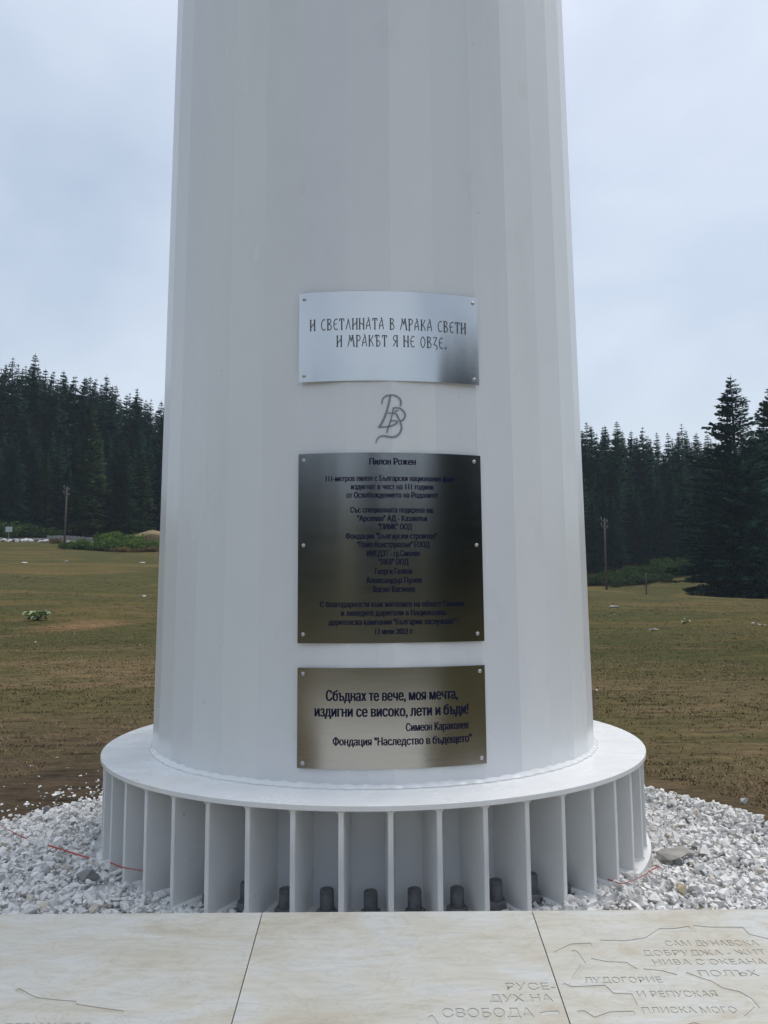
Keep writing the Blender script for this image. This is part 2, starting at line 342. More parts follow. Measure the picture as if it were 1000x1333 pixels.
# ribs with a small weld at top and bottom
def rib_mesh():
    bm = bmesh.new(); r0, r1, t, z0, z1 = .955, RT-.012, .0085, ZB-.002, ZT-.0175
    box(bm, -t, t, -r1, -r0, z0, z1)
    bmesh.ops.bevel(bm, geom=[e for e in bm.edges if abs(e.verts[0].co.z-e.verts[1].co.z) > .1 and e.verts[0].co.y < -1], offset=.002, segments=1, affect='EDGES')
    me = bm_mesh('rib', bm); return me
def weld_mesh():
    bm = bmesh.new(); r0, r1 = .965, RT-.0105; t = .0088; w = .008
    for (za, zb) in ((ZT-.0182, ZT-.028), (ZB+.0002, ZB+.010)):
        for s in (-1, 1):
            a = [bm.verts.new((s*t*.6, -r, za)) for r in (r0, r1)]; b = [bm.verts.new((s*(t+w), -r, za)) for r in (r0, r1)]; c = [bm.verts.new((s*t*.6, -r, zb)) for r in (r0, r1)]
            c2 = [bm.verts.new((s*t, -r, zb)) for r in (r0, r1)]
            bm.faces.new((b[0], b[1], c2[1], c2[0])); bm.faces.new((a[1], b[1], c2[1], c[1]))
    return bm_mesh('weld', bm, True)
ribm, weldm = rib_mesh(), weld_mesh(); ribm.materials.append(M['rib']); weldm.materials.append(M['flange'])
RPH = R(-.6)
def capbolt():
    b = bmesh.new(); bmesh.ops.create_cone(b, cap_ends=True, segments=6, radius1=.035, radius2=.035, depth=.026, matrix=Matrix.Translation((0, 0, .013)))
    bmesh.ops.bevel(b, geom=[e for e in b.edges if abs(e.verts[0].co.z-e.verts[1].co.z) < .001], offset=.003, segments=1, affect='EDGES')
    nut = bm_mesh('nut', b)
    V, Fc = lathe([(.0, .006), (.044, .006), (.044, 0), (0, 0)][::-1], 28); wash = npmesh('washer', V, Fc)
    V, Fc = lathe([(.0225, .02), (.0220, .085), (.0212, .0895), (.0185, .0915), (.0, .092)], 24); cap = npmesh('bolt_cap', V, Fc, True)
    return nut, wash, cap
nutm, washm, capm = capbolt(); nutm.materials.append(M['nut']); washm.materials.append(M['nut']); capm.materials.append(M['cap'])
for k in range(48):
    az = RPH + R(7.5*(k+.5)); o = link_obj('rib', ribm, None, pole); o.rotation_euler = (0, 0, az)
    w = link_obj('weld', weldm, None, o); w['kind'] = 'stuff'
    az2 = RPH + R(7.5*k+.65); h = 1+.05*math.sin(k*2.3)
    b = link_obj('anchor_bolt', capm, None, pole, (1.062*math.sin(az2), -1.062*math.cos(az2), ZB)); b.scale = (1, 1, h); b.rotation_euler = (R(random.uniform(-1.5, 1.5)), R(random.uniform(-1.5, 1.5)), k*.7)
    link_obj('nut', nutm, None, b, (0, 0, .006)); link_obj('washer', washm, None, b)
pole.children[0]
# painted monogram on the shaft, two interlaced letters
def strokes(lines, name, place, m, parent, wd):
    """lines: list of [(u,v,width?)...]; place(u,v)->xyz; builds flat mitred ribbons"""
    bm = bmesh.new()
    for L in lines:
        P = [Vector((p[0], p[1])) for p in L]; Wd = [(p[2] if len(p) > 2 else wd) for p in L]
        # resample for smoothness (Catmull-Rom)
        Q = []; QW = []
        for i in range(len(P)-1):
            p0, p1, p2, p3 = P[max(i-1, 0)], P[i], P[i+1], P[min(i+2, len(P)-1)]
            for s in range(6 if len(P) > 2 else 2):
                t = s/(6 if len(P) > 2 else 2); Q.append(.5*((2*p1)+(p2-p0)*t+(2*p0-5*p1+4*p2-p3)*t*t+(-p0+3*p1-3*p2+p3)*t**3)); QW.append(Wd[i]*(1-t)+Wd[i+1]*t)
        Q.append(P[-1]); QW.append(Wd[-1]); prev = None
        for i, q in enumerate(Q):
            tt = (Q[min(i+1, len(Q)-1)]-Q[max(i-1, 0)]); tt = tt.normalized() if tt.length > 1e-9 else Vector((1, 0)); nn = Vector((-tt.y, tt.x))*QW[i]/2
            a, b = bm.verts.new(place(*(q+nn))), bm.verts.new(place(*(q-nn)))
            if prev: bm.faces.new((prev[0], prev[1], b, a))
            prev = (a, b)
    me = bpy.data.meshes.new(name); bm.to_mesh(me); bm.free(); return link_obj(name, me, m, parent)
def mono_place(cx, cy):     # crop coordinates of the mark -> millimetres on the shaft
    u = (cx/17.78+480-484.5)*.00268; z = .7015+CAM.z-(cy/17.78+505-512)*.00279
    a = u/.958; return Vector(onpole(a, z, .0016))
MONO = [[(280,360,30),(300,250,45),(370,180,45),(470,155,40),(570,155,45),(670,200,50),(725,270,55),(725,340,55),(715,400,40)],
        [(480,160,60),(445,330,60),(400,500,62),(330,690,64),(225,880,60)],
        [(190,885,45),(330,880,46),(450,870,46),(580,820,46),(640,770,46),(620,745,42),(540,738,40),(470,755,40)],
        [(395,555,28),(470,565,36),(560,565,44),(620,590,50),(670,690,50),(720,800,52),(735,900,56),(700,1000,56),(610,1090,56),(480,1110,55),(340,1085,50),(230,1100,44),(160,1170,36),(140,1255,16)],
        [(390,1015,44),(430,890,44),(480,740,44),(530,560,44),(552,440,44)],
        [(545,450,40),(620,440,46),(710,455,52),(790,520,54),(825,600,54),(800,680,52),(740,730,50),(690,735,44)],
        [(575,540,32),(620,510,36),(670,510,30)]]
MONO = [[(x, y, w/17.78*.0027) for x, y, w in L] for L in MONO]
def mono():
    bm = bmesh.new()
    # ribbons are drawn in millimetre space so that widths are true
    k = 17.78; L2 = [[((x/k)*.00268, -(y/k)*.00279, w*.82) for x, y, w in L] for L in MONO]
    def pl(u, v):
        a = (u+(480-479.2)*.00268)/.958; z = .7015+CAM.z+v+(512-505)*.00279; return Vector(onpole(a, z, .0034))
    bm.free(); o = strokes(L2, 'monogram', pl, M['mono'], pole, .005); return o
mono()

def text_contours(txt, offset=0.0):
    cu = bpy.data.curves.new('t', 'FONT'); cu.body = txt; cu.size = 1; cu.resolution_u = 3; cu.offset = offset
    o = bpy.data.objects.new('t', cu); C.objects.link(o); dg = bpy.context.evaluated_depsgraph_get(); dg.update(); cc = o.to_curve(dg); out = []
    for sp in cc.splines:
        pts = []; bp = sp.bezier_points
        for i in range(len(bp)):
            p, q = bp[i], bp[(i+1) % len(bp)]
            straight = (p.handle_right-p.co).cross(q.co-p.co).length < 1e-5 and (q.handle_left-q.co).cross(q.co-p.co).length < 1e-5
            for t in ([0] if straight else [0, .33, .67]):
                v = p.co*(1-t)**3+p.handle_right*3*t*(1-t)**2+q.handle_left*3*t*t*(1-t)+q.co*t**3; pts.append((v.x, v.y))
        if len(pts) > 2:
            if len(pts) > 12 and abs(pts[0][0]-pts[-1][0]) < 1e-4:      # bowl of the soft and hard sign laps its own stem: trim it
                near = [x for x, y in pts[1:-1] if 1e-3 < x-pts[0][0] < .02]
                if len(near) >= 2: pts[0] = (max(near)+.001, pts[0][1]); pts[-1] = (max(near)+.001, pts[-1][1])
            out.append(pts)
    o.to_curve_clear(); bpy.data.objects.remove(o); bpy.data.curves.remove(cu); return out
def farea(l): return .5*sum(a[0]*b[1]-b[0]*a[1] for a, b in zip(l, l[1:]+l[:1]))
def pin(p, l):
    c = False
    for a, b in zip(l, l[1:]+l[:1]):
        if (a[1] > p[1]) != (b[1] > p[1]) and p[0] < (b[0]-a[0])*(p[1]-a[1])/(b[1]-a[1])+a[0]: c = not c
    return c
def glyph_fill(txt):
    """outline font -> flat triangles; each outer contour keeps only its own holes, layer index per contour"""
    from mathutils.geometry import tessellate_polygon
    L = text_contours(txt); A = [farea(l) for l in L]; sg = 1 if max(A, key=abs) > 0 else -1
    outs = [i for i, a in enumerate(A) if a*sg > 0 or not any(pin(L[i][0], L[k]) for k in range(len(L)) if k != i)]; holes = {i: [] for i in outs}
    for i, a in enumerate(A):
        if i not in holes:
            c = [o for o in outs if pin(L[i][0], L[o]) and abs(A[o]) > abs(a)]
            if c: holes[min(c, key=lambda o: abs(A[o]))].append(i)
    V, Fc, lay = [], [], []
    for n_, o in enumerate(outs):
        polys = [[Vector((x, y, 0)) for x, y in L[k]] for k in [o]+holes[o]]; flat = [p for q in polys for p in q]; k0 = len(V)
        V += [(p.x, p.y) for p in flat]; lay += [n_ % 3]*len(flat); Fc += [tuple(k0+i for i in t) for t in tessellate_polygon(polys)]
    return np.array(V), Fc, lay
# ------------------------------------------------------------------ plaques
AZP = R(4.6)
class Plaque:
    def __init__(s, name, z0, z1, rb, gap, m, label, screws):
        s.w = .656; s.z0, s.z1 = z0, z1; s.rb = rb; s.h = z1-z0; zc = (z0+z1)/2
        s.root = empty(name, onpole(AZP, z0, 0)); s.root.location.z = z0; s.root.rotation_euler = (0, 0, AZP); s.gap = gap
        s.slope = math.atan(.0089)
        tag(s.root, label, 'plaque')
        nx, nz = 26, 8; V = []; T = .002
        for lay in (T, 0):
            for j in range(nz+1):
                for i in range(nx+1): V.append(s.pt((i/nx-.5)*s.w, j/nz*s.h, lay-T))
        L = (nx+1)*(nz+1); Fc = []
        for j in range(nz):
            for i in range(nx): a = j*(nx+1)+i; Fc.append((a, a+1, a+nx+2, a+nx+1)); Fc.append((L+a, L+a+nx+1, L+a+nx+2, L+a+1))
        rim = [i for i in range(nx)]+[nx+j*(nx+1) for j in range(nz)]+[nz*(nx+1)+i for i in range(nx, 0, -1)]+[j*(nx+1) for j in range(nz, 0, -1)]
        for a, b in zip(rim, rim[1:]+rim[:1]): Fc.append((b, a, L+a, L+b))
        me = npmesh('plate', V, Fc, True)
        for p in me.polygons[2*nx*nz:]: p.use_smooth = False
        bm = bmesh.new(); bm.from_mesh(me); bm.normal_update()
        bmesh.ops.split_edges(bm, edges=[e for e in bm.edges if len(e.link_faces) == 2 and e.link_faces[0].normal.angle(e.link_faces[1].normal, 0) > .8]); bm.to_mesh(me); bm.free()
        link_obj('plate', me, m, s.root)
        V, Fc = lathe([(.0068, -.0005), (.0068, .0012), (.0055, .0032), (.0028, .0043), (0, .0046)], 16); sm = npmesh('screw', V, Fc, True)
        V2, F2 = lathe([(.0032, -.03), (.0032, .0)], 10); me2 = npmesh('screw', list(V)+list(V2), list(Fc)+[tuple(i+len(V) for i in f) for f in F2], True); me2.materials.append(M['screw'])
        for (fx, fz) in screws:
            u, v = (fx-.5)*s.w, fz*s.h; o = link_obj('screw', me2, None, s.root, s.pt(u, v, .0002)); o.rotation_euler = (R(90), 0, u/s.rb)
    def pt(s, u, v, off=0):      # local: x right, y into the shaft, z up; bent plate standing off the shaft
        a = u/s.rb; dr = (rpole(s.z0+v)-rpole(s.z0)); flare = s.gap
        r = s.rb+off
        return Vector((r*math.sin(a), -r*math.cos(a)+s.rb-flare-dr, v))
ZC = CAM.z
P1 = Plaque('steel_plaque', ZC+.749, ZC+1.077, 1.22, .004, M['steel'], 'bright brushed steel plaque with two lines of old Slavonic lettering, topmost on the white pole', [(.03,.07),(.97,.06),(.03,.93),(.97,.93)])
P2 = Plaque('steel_plaque', ZC-.1626, ZC+.4915, 1.12, .004, M['steel_refl_d'], 'large square dark steel plaque covered in small navy lettering, middle of the white pole', [(.03,.045),(.96,.04),(.03,.965),(.96,.965),(.03,.51),(.965,.51)])
P3 = Plaque('steel_plaque', ZC-.576, ZC-.245, 1.06, .004, M['steel_refl_w'], 'brownish steel plaque with four lines of bold navy lettering, lowest on the white pole', [(.03,.05),(.97,.06),(.03,.94),(.97,.94)])
def plaque_text(P, s, uc, v0, w, h, m, offset=.02, align='c'):
    """line s centred on uc, baseline v0 (from the plate's foot), total width w, capital height h"""
    co, fc, lay = glyph_fill(s); n = len(co); mn, mx = co[:, 0].min(), co[:, 0].max(); sx = w/(mx-mn); sy = h/.727*1.08
    x = (co[:, 0]-mn)*sx - w/2 + uc; y = co[:, 1]*sy+v0; V, Fc = [], []
    # heavy condensed face: strokes laid side by side, each a hair above the last
    for q, sh in enumerate((-.050, -.025, 0, .025, .050)):
        V += [P.pt(a+sh*sx, b, .0004+.00005*q+.00002*l) for a, b, l in zip(x, y, lay)]
        for f in fc:
            A, B, D = (co[i] for i in f); cr_ = (B[0]-A[0])*(D[1]-A[1])-(B[1]-A[1])*(D[0]-A[0]); f = f if cr_ > 0 else f[::-1]; Fc.append(tuple(i+q*n for i in f))
    link_obj('lettering', npmesh('lettering', V, Fc), m, P.root)
# middle plaque; positions measured on the plate: columns 388..628, rows 590..836
def line2(s, x0, x1, yb, hpx, off=.02):
    plaque_text(P2, s, ((x0+x1)/2-508.5)*.00268, (836-yb)*.654/246, (x1-x0)*.00268, hpx*.00266, M['navy'], .004)
line2('Пилон Рожен', 480, 540, 606, 8.2, .03)
for s, x0, x1, yb in (('111-метров пилон с Български национален флаг', 423, 592, 627.5), ('издигнат в чест на 111 години', 456, 563, 638.5), ('от Освобождението на Родопите!', 450, 569, 649.5),
    ('Със специалната подкрепа на:', 455, 563, 669), ('"Арсенал" АД - Казанлък', 464, 555, 680), ('"ПИМК" ООД', 491, 534, 691), ('Фондация "Български строител"', 449, 567, 703),
    ('"Пайп Конструкшън" ЕООД', 464, 557, 714), ('ИИЕДЗТ - гр.Смолян', 476, 544, 725.5), ('"ЛКВ" ООД', 491, 529, 736.5), ('Георги Гелков', 486, 534, 748.5), ('Александър Пулев', 475, 546, 760), ('Васил Василев', 484, 537, 771.5),
    ('С благодарности към жителите на област Смолян', 416, 602, 790.5), ('и хилядите дарители в Национална', 443, 577, 801.5), ('дарителска кампания "България заслужава" !', 427, 594, 813), ('13 юли 2023 г.', 486, 535, 825)):
    line2(s, x0, x1, yb, 7.0, .022)
def line3(s, x0, x1, yb, hpx, off):
    plaque_text(P3, s, ((x0+x1)/2-510)*.00258, (999-yb)*.331/131, (x1-x0)*.00258, hpx*.00253, M['navy'], .006)
line3('Сбъднах те вече, моя мечта,', 422, 596, 911, 13.0, .03); line3('издигни се високо, лети и бъди!', 407, 611, 931.5, 13.0, .03)
line3('Симеон Караколев', 526, 611, 951, 9.6, .03); line3('Фондация "Наследство в бъдещето"', 431, 615, 968.5, 9.6, .03)
# old Slavonic capitals drawn as pen strokes: box 0..w by 0..1
GL = {'И': (.62, [[(.08,0),(.08,1)],[(.54,0),(.54,1)],[(.08,.28),(.54,.72)]]), 'С': (.56, [[(.52,.90),(.34,.99),(.12,.75),(.08,.45),(.16,.12),(.34,.0),(.52,.12)]]),
 'В': (.56, [[(.10,0),(.10,1)],[(.02,1),(.30,.99),(.44,.85),(.36,.64),(.12,.54)],[(.14,.56),(.42,.44),(.50,.22),(.34,.02),(.02,0)]]),
 'Е': (.54, [[(.50,.92),(.34,1),(.12,.78),(.08,.46),(.16,.12),(.34,0),(.52,.10)],[(.10,.52),(.42,.54)]]), 'Т': (.58, [[(.29,0),(.29,1)],[(.02,.99),(.56,.99)],[(.04,1),(.03,.78)],[(.54,1),(.55,.78)]]),
 'Л': (.60, [[(.04,0),(.24,.62),(.32,1)],[(.30,1),(.56,0)]]), 'Н': (.62, [[(.08,0),(.08,1)],[(.54,0),(.54,1)],[(.08,.62),(.54,.40)]]),
 'А': (.60, [[(.22,1.02),(.36,.98),(.54,0)],[(.34,.90),(.08,.40),(.14,.30),(.45,.42)],[(.06,0),(.10,.34)]]), 'М': (.78, [[(.02,0),(.20,.62),(.24,1)],[(.16,.98),(.24,1),(.40,.45)],[(.40,.45),(.56,1),(.64,.98)],[(.56,1),(.74,0)],[(.10,.38),(.22,.42)]]),
 'Р': (.54, [[(.12,-.06),(.12,1)],[(.02,1),(.34,1),(.50,.80),(.40,.56),(.14,.48)]]), 'К': (.60, [[(.10,0),(.10,1)],[(.12,.50),(.34,.66),(.50,1)],[(.12,.52),(.36,.40),(.56,0)]]),
 'Ъ': (.64, [[(.20,0),(.20,1)],[(.02,.82),(.02,1),(.44,1),(.46,.84)],[(.20,.52),(.48,.46),(.56,.24),(.42,.02),(.14,0)]]), 'Я': (.58, [[(.50,0),(.50,1)],[(.54,1),(.24,1),(.08,.80),(.18,.56),(.50,.50)],[(.36,.50),(.06,0)]]),
 'О': (.62, [[(.30,1),(.10,.76),(.08,.3),(.30,0),(.52,.28),(.54,.72),(.30,1)]]), 'Z': (.54, [[(.04,.98),(.50,.98)],[(.48,.98),(.10,.30)],[(.08,.32),(.40,.26),(.50,.04),(.40,-.14)]]), '.': (.20, [[(.04,.05),(.22,.05)],[(.04,.10),(.22,.10)],[(.04,.0),(.22,.0)]])}
def slav(P, s, x0, x1, yb, hpx):
    adv = 0; items = []
    for i, ch in enumerate(s):
        if ch == ' ': adv += .50; continue
        g = GL[ch]; items.append((adv, g)); adv += g[0]+.16
    adv -= .16; w = (x1-x0)*.00275; sx = w/adv; sy = hpx*.00283; uc0 = (x0-506.5)*.00275; v0 = (497-yb)*.328/116
    L = []
    for a, (gw, ls) in items:
        for l in ls:
            vert = len(l) == 2 and abs(l[0][0]-l[1][0]) < .2 and abs(l[0][1]-l[1][1]) > .5
            L.append([((p[0]+a)*sx+uc0, p[1]*sy+v0, .0048 if vert else .0032) for p in l])
            for p in (l[0], l[-1]):     # small wedge serifs
                if vert: L.append([((p[0]+a-.11)*sx+uc0, p[1]*sy+v0, .0026), ((p[0]+a+.11)*sx+uc0, p[1]*sy+v0, .0026)])
    k = [0]
    def pl(u, v): k[0] += 1; return P.pt(u, v, .0006+.0000012*(k[0] % 97))
    strokes(L, 'lettering', pl, M['etch'], P.root, .004)
slav(P1, 'И СВЕТЛИНАТА В МРАКА СВЕТИ', 402, 608, 431, 14); slav(P1, 'И МРАКЪТ Я НЕ ОВZЕ.', 437, 580, 453, 14)

# ------------------------------------------------------------------ inclined engraved marble slabs
TA = R(9); YB = CAM.y+2.2; ZS = CAM.z-.86
SL = empty('inscribed_plinth', (0, YB, ZS)); SL.rotation_euler = (TA, 0, 0)
tag(SL, 'inclined plinth of wide cream marble slabs engraved with map outlines and words', 'plinth')
Minv = (Matrix.Translation((0, YB, ZS)) @ Matrix.Rotation(TA, 4, 'X')).inverted()
def slabxy(px, py):
    r = ray(px, py); o = Minv @ CAM; dd = Minv.to_3x3() @ r; t = -o.z/dd.z; p = o+dd*t; return (p.x, p.y)
xs = [slabxy(341, 1190)[0]-.737*2+.0, slabxy(341, 1190)[0]-.737, slabxy(341, 1190)[0], slabxy(693, 1187)[0], slabxy(693, 1187)[0]+.737, slabxy(693, 1187)[0]+.737*2]
YF = -1.15; DEP = .0012
# map outline: grooves as closed bands (px polyline)
GRV = [[(568,1320),(590,1314),(606,1304),(622,1290),(650,1268),(672,1251),(686,1245),(703,1242),(713,1242)],
       [(722,1241),(745,1230),(770,1229)], [(746,1237),(752,1242),(760,1254),(751,1268),(747,1274)], [(770,1249),(790,1253),(815,1254),(828,1262)], [(782,1225),(815,1226),(842,1222),(860,1210),(880,1210),(898,1207)],
       [(903,1206),(925,1208),(967,1208),(975,1217),(1000,1223),(1020,1228)], [(733,1281),(745,1286),(788,1284),(798,1294),(822,1295),(827,1308)],
       [(752,1318),(760,1317),(775,1326),(795,1319),(826,1318)], [(704,1320),(716,1318),(728,1318)], [(838,1262.5),(862,1265),(881,1270)], [(893,1267),(912,1274),(925,1278),(940,1287),(962,1292),(976,1300),(986,1311),(972,1324)],
       [(22,1288),(45,1300),(70,1303),(97,1305),(98,1309),(125,1313),(160,1318)], [(560,1322),(566,1330),(572,1342)], [(880,1340),(905,1333),(930,1341)]]
TXT = [('РУСЕ-', 660, 724, 1288.5, 9), ('ДУХ НА', 638, 721, 1304, 9.5), ('СВОБОДА', 576, 696, 1324.5, 12), ('ЛУДОГОРИЕ', 762, 864, 1279.5, 7.5), ('САМ ДУНАВСКА', 868, 990, 1231.5, 7),
       ('ДОБРУДЖА - ЖИТ', 838, 1000, 1244, 7), ('НИВА С ОКЕАНА', 852, 1000, 1256, 7), ('ПОЛЪХ', 912, 990, 1271, 8), ('И РЕПУСКАЯ', 832, 936, 1298, 8), ('ПЛИСКА МОГО', 838, 962, 1319, 8), ('ДЕРМАНТОВ', 0, 115, 1340, 8)]
def splines_for_slab(x0, x1):
    """list of closed loops (plane xy) to cut out of a slab"""
    loops = []
    for L in GRV:
        P = [Vector(slabxy(*p)) for p in L]; w = .0055
        left, right = [], []
        for i, p in enumerate(P):
            t = (P[min(i+1, len(P)-1)]-P[max(i-1, 0)]).normalized(); nn = Vector((-t.y, t.x))*w; left.append(p+nn); right.append(p-nn)
        lp = left+right[::-1]
        if min(q.x for q in lp) > x0+.004 and max(q.x for q in lp) < x1-.004 and min(q.y for q in lp) > YF+.01: loops.append([tuple(q) for q in lp])
    for (s, a, b, yb, hp) in TXT:
        S_ = [[Vector(p) for p in l] for l in text_contours(s, 0)]
        xa = min(p.x for l in S_ for p in l); xb = max(p.x for l in S_ for p in l)
        A, B, T = Vector(slabxy(a, yb)), Vector(slabxy(b, yb)), Vector(slabxy(a, yb-hp)); W_ = (B.x-A.x)/(xb-xa); H_ = (T.y-A.y)/.727; yb_ = A.y
        if A.x < x0+.001 or B.x > x1+.004: continue
        for l in S_:
            loops.append([((p.x-xa)*W_+A.x, p.y*H_+yb_) for p in l])
    return loops
def face_area(l): return .5*sum(a[0]*b[1]-b[0]*a[1] for a, b in zip(l, l[1:]+l[:1]))
for i in range(5):
    x0, x1 = xs[i]+.0014, xs[i+1]-.0014; lp = splines_for_slab(x0, x1)
    cu = bpy.data.curves.new('slab', 'CURVE'); cu.dimensions = '2D'; cu.fill_mode = 'BOTH'; cu.extrude = DEP/2
    for l in [[(x0, YF), (x1, YF), (x1, 0), (x0, 0)]]+lp:
        sp = cu.splines.new('POLY'); sp.points.add(len(l)-1); sp.use_cyclic_u = True
        for k, p in enumerate(l): sp.points[k].co = (p[0], p[1], 0, 1)
    o = bpy.data.objects.new('t', cu); C.objects.link(o); dg = bpy.context.evaluated_depsgraph_get(); dg.update()
    me = bpy.data.meshes.new_from_object(o.evaluated_get(dg)); bpy.data.objects.remove(o)
    me.transform(Matrix.Translation((0, 0, -DEP/2))); me.name = 'marble_slab'; me.materials.clear()
    so_ = link_obj('marble_slab', me, M['marble'], SL)
    bm = bmesh.new(); box(bm, x0, x1, YF, 0, -.03, -DEP-.0002); link_obj('slab_body', bm_mesh('slab_body', bm), M['marble_cut'], so_)
bm = bmesh.new(); box(bm, xs[0], xs[-1], YF+.03, -.012, -.045, -.0305); link_obj('mortar_bed', bm_mesh('mortar_bed', bm), M['seam'], SL)
# masonry body under the slabs (level, so it is parented with the tilt undone)
bm = bmesh.new(); mi = Minv.to_4x4()
yf = YF*math.cos(TA); zt = lambda y: -.05 + y*math.tan(TA)
v = [bm.verts.new(Minv @ Vector(p)) for p in [(x, YB+y, ZS+z) for x in (xs[0]+.03, xs[-1]-.03) for (y, z) in ((-.02, -.75), (yf+.04, -.75), (yf+.04, zt(yf+.04)), (-.02, zt(-.02)))]]
for f in ((0,1,2,3),(7,6,5,4),(0,4,5,1),(1,5,6,2),(2,6,7,3),(3,7,4,0)): bm.faces.new([v[k] for k in f])
link_obj('plinth_body', bm_mesh('plinth_body', bm), M['conc'], SL)
# paved terrace the viewer stands on
bm = bmesh.new(); pv = random.Random(5)
nx, ny, sz = 12, 8, .8
Vp, Fp = [], []
for i in range(nx):
    for j in range(ny):
        a, b = CAM.x+(i-nx/2)*sz, CAM.y+.9-(j+1)*sz; z = -.375+pv.uniform(-.002, .002)
        k = len(Vp); Vp += [(a+.004, b+.004, z), (a+sz-.004, b+.004, z), (a+sz-.004, b+sz-.004, z), (a+.004, b+sz-.004, z), (a+.004, b+.004, -.46), (a+sz-.004, b+.004, -.46), (a+sz-.004, b+sz-.004, -.46), (a+.004, b+sz-.004, -.46)]
        Fp += [(k, k+1, k+2, k+3), (k, k+4, k+5, k+1), (k+1, k+5, k+6, k+2), (k+2, k+6, k+7, k+3), (k+3, k+7, k+4, k)]
tag(link_obj('pavement', npmesh('pavement', Vp, Fp), M['pave']), kind='structure')

# ------------------------------------------------------------------ gravel
def hull_stone(seed, n=11, flat=.6):
    r = random.Random(seed); bm = bmesh.new()
    for _ in range(n):
        v = Vector((r.gauss(0, 1), r.gauss(0, 1), r.gauss(0, 1))).normalized()*r.uniform(.75, 1); bm.verts.new((v.x, v.y*r.uniform(.7, .9), v.z*flat))
    bmesh.ops.convex_hull(bm, input=bm.verts)
    for v in [v for v in bm.verts if not v.link_faces]: bm.verts.remove(v)
    bmesh.ops.triangulate(bm, faces=bm.faces); bm.verts.index_update()
    V = np.array([v.co[:] for v in bm.verts]); Fc = np.array([[v.index for v in f.verts] for f in bm.faces]); bm.free(); return V, Fc
ST = [hull_stone(k, 8+k % 4, .45+.04*(k % 8)) for k in range(26)]
def scatter_stones(name, P, sizes, tone, tilt=.5):
    n = len(P); Vs, Fs, Ts = [], [], []; off = 0; kk = rng.integers(0, len(ST), n)
    for t in range(len(ST)):
        idx = np.where(kk == t)[0]
        if not len(idx): continue
        V, Fc = ST[t]; m = len(idx); az = rng.uniform(0, 2*PI, m); tx = rng.normal(0, tilt, m); ty = rng.normal(0, tilt, m)
        ca, sa, cx, sx_, cy, sy = np.cos(az), np.sin(az), np.cos(tx), np.sin(tx), np.cos(ty), np.sin(ty)
        Z = np.zeros(m); O = np.ones(m)
        Rz = np.stack([ca, -sa, Z, sa, ca, Z, Z, Z, O], -1).reshape(m, 3, 3); Rx = np.stack([O, Z, Z, Z, cx, -sx_, Z, sx_, cx], -1).reshape(m, 3, 3); Ry = np.stack([cy, Z, sy, Z, O, Z, -sy, Z, cy], -1).reshape(m, 3, 3)
        W_ = np.einsum('mij,vj->mvi', Rx@Ry@Rz, V)*sizes[idx][:, None, None]+P[idx][:, None, :]
        Vs.append(W_.reshape(-1, 3)); Fs.append((Fc[None]+np.arange(m)[:, None, None]*len(V)+off).reshape(-1, 3)); off += m*len(V); Ts.append(np.repeat(tone[idx], len(V)))
    me = npmesh(name, np.vstack(Vs), np.vstack(Fs)); at_ = me.attributes.new('tone', 'FLOAT', 'POINT'); at_.data.foreach_set('value', np.concatenate(Ts).astype(np.float32)); return me
def rgrav(a):      # outer radius of the gravel bed by azimuth (0 = away from the viewer)
    b = np.degrees(np.abs(a)); t = np.clip((b-62)/32, 0, 1); t = t*t*(3-2*t); u = np.clip((b-94)/22, 0, 1)
    return 1.47+.31*t+1.25*u+.025*np.sin(5*a)+.02*np.sin(11*a+1)
def zgrav(x, y):
    r = np.hypot(x, y); a = np.arctan2(x, y); ro = rgrav(a); t = np.clip((r-1.1)/(ro-1.1), 0, 1)
    side = np.clip(-x/1.1, -1, 1)
    base = .048+.018*side+.012*np.sin(x*7+1)*np.sin(y*6)
    berm = .05*np.exp(-((t-.80)/.18)**2)*(x > 0)*np.clip(x/1.2, 0, 1)
    return np.where(t < .9, base*(1-t*.35)+berm-.006, (base*.65+berm)*(1-((t-.9)/.1)*.9)-.006-.02*((t-.9)/.1))
n = 118000; x = rng.uniform(-3.0, 3.0, n); y = rng.uniform(-1.6, 2.4, n); r = np.hypot(x, y); a = np.arctan2(x, y); ro = rgrav(a)
front = y < .4; ro_f = np.where(front, np.maximum(ro, 2.9), ro)
inside = (r > R2+.012) & (r < np.where(y < -.6, 3.0, ro+rng.normal(0, .045, n))) & (y > -1.36) & (y < 2.3)
# only the part round the pole: thin the far side
keep = inside & (rng.random(n) < np.where(y > .6, .6, .85))
x, y = x[keep], y[keep]; n = len(x)
size = np.clip(rng.lognormal(math.log(.0138), .40, n), .008, .042); z = zgrav(x, y)+rng.uniform(-.018, .010, n)
tone = np.clip(rng.normal(.68, .14, n), .05, .95); tone[rng.random(n) < .015] = .0; tone[rng.random(n) < .004] = .98
g = link_obj('gravel', scatter_stones('gravel', np.stack([x, y, z], -1), size, tone), M['gravel'])
tag(g, 'bed of white crushed marble gravel round the foot of the pole', 'gravel', kind='stuff')
# bedding sheet under the stones
na = 160; rr = np.concatenate([np.linspace(1.12, 2.0, 14), [2.2]]); A = np.linspace(0, 2*PI, na, endpoint=False)
V = []
for i, q in enumerate(np.linspace(0, 1, 16)):
    for a_ in A:
        ro_ = float(rgrav(np.array((a_+PI) % (2*PI)-PI)))*1.0; rad = 1.12+(ro_-1.12)*q; xx, yy = rad*math.sin(a_), rad*math.cos(a_)
        zz = float(zgrav(np.array(xx), np.array(yy)))-.022 if q < .97 else -.085
        V.append((xx, max(yy, -1.35), zz))
Fc = [(i*na+k, i*na+(k+1) % na, (i+1)*na+(k+1) % na, (i+1)*na+k) for i in range(15) for k in range(na)]
tag(link_obj('gravel_bed', npmesh('gravel_bed', V, Fc, True), M['rock']), kind='structure')
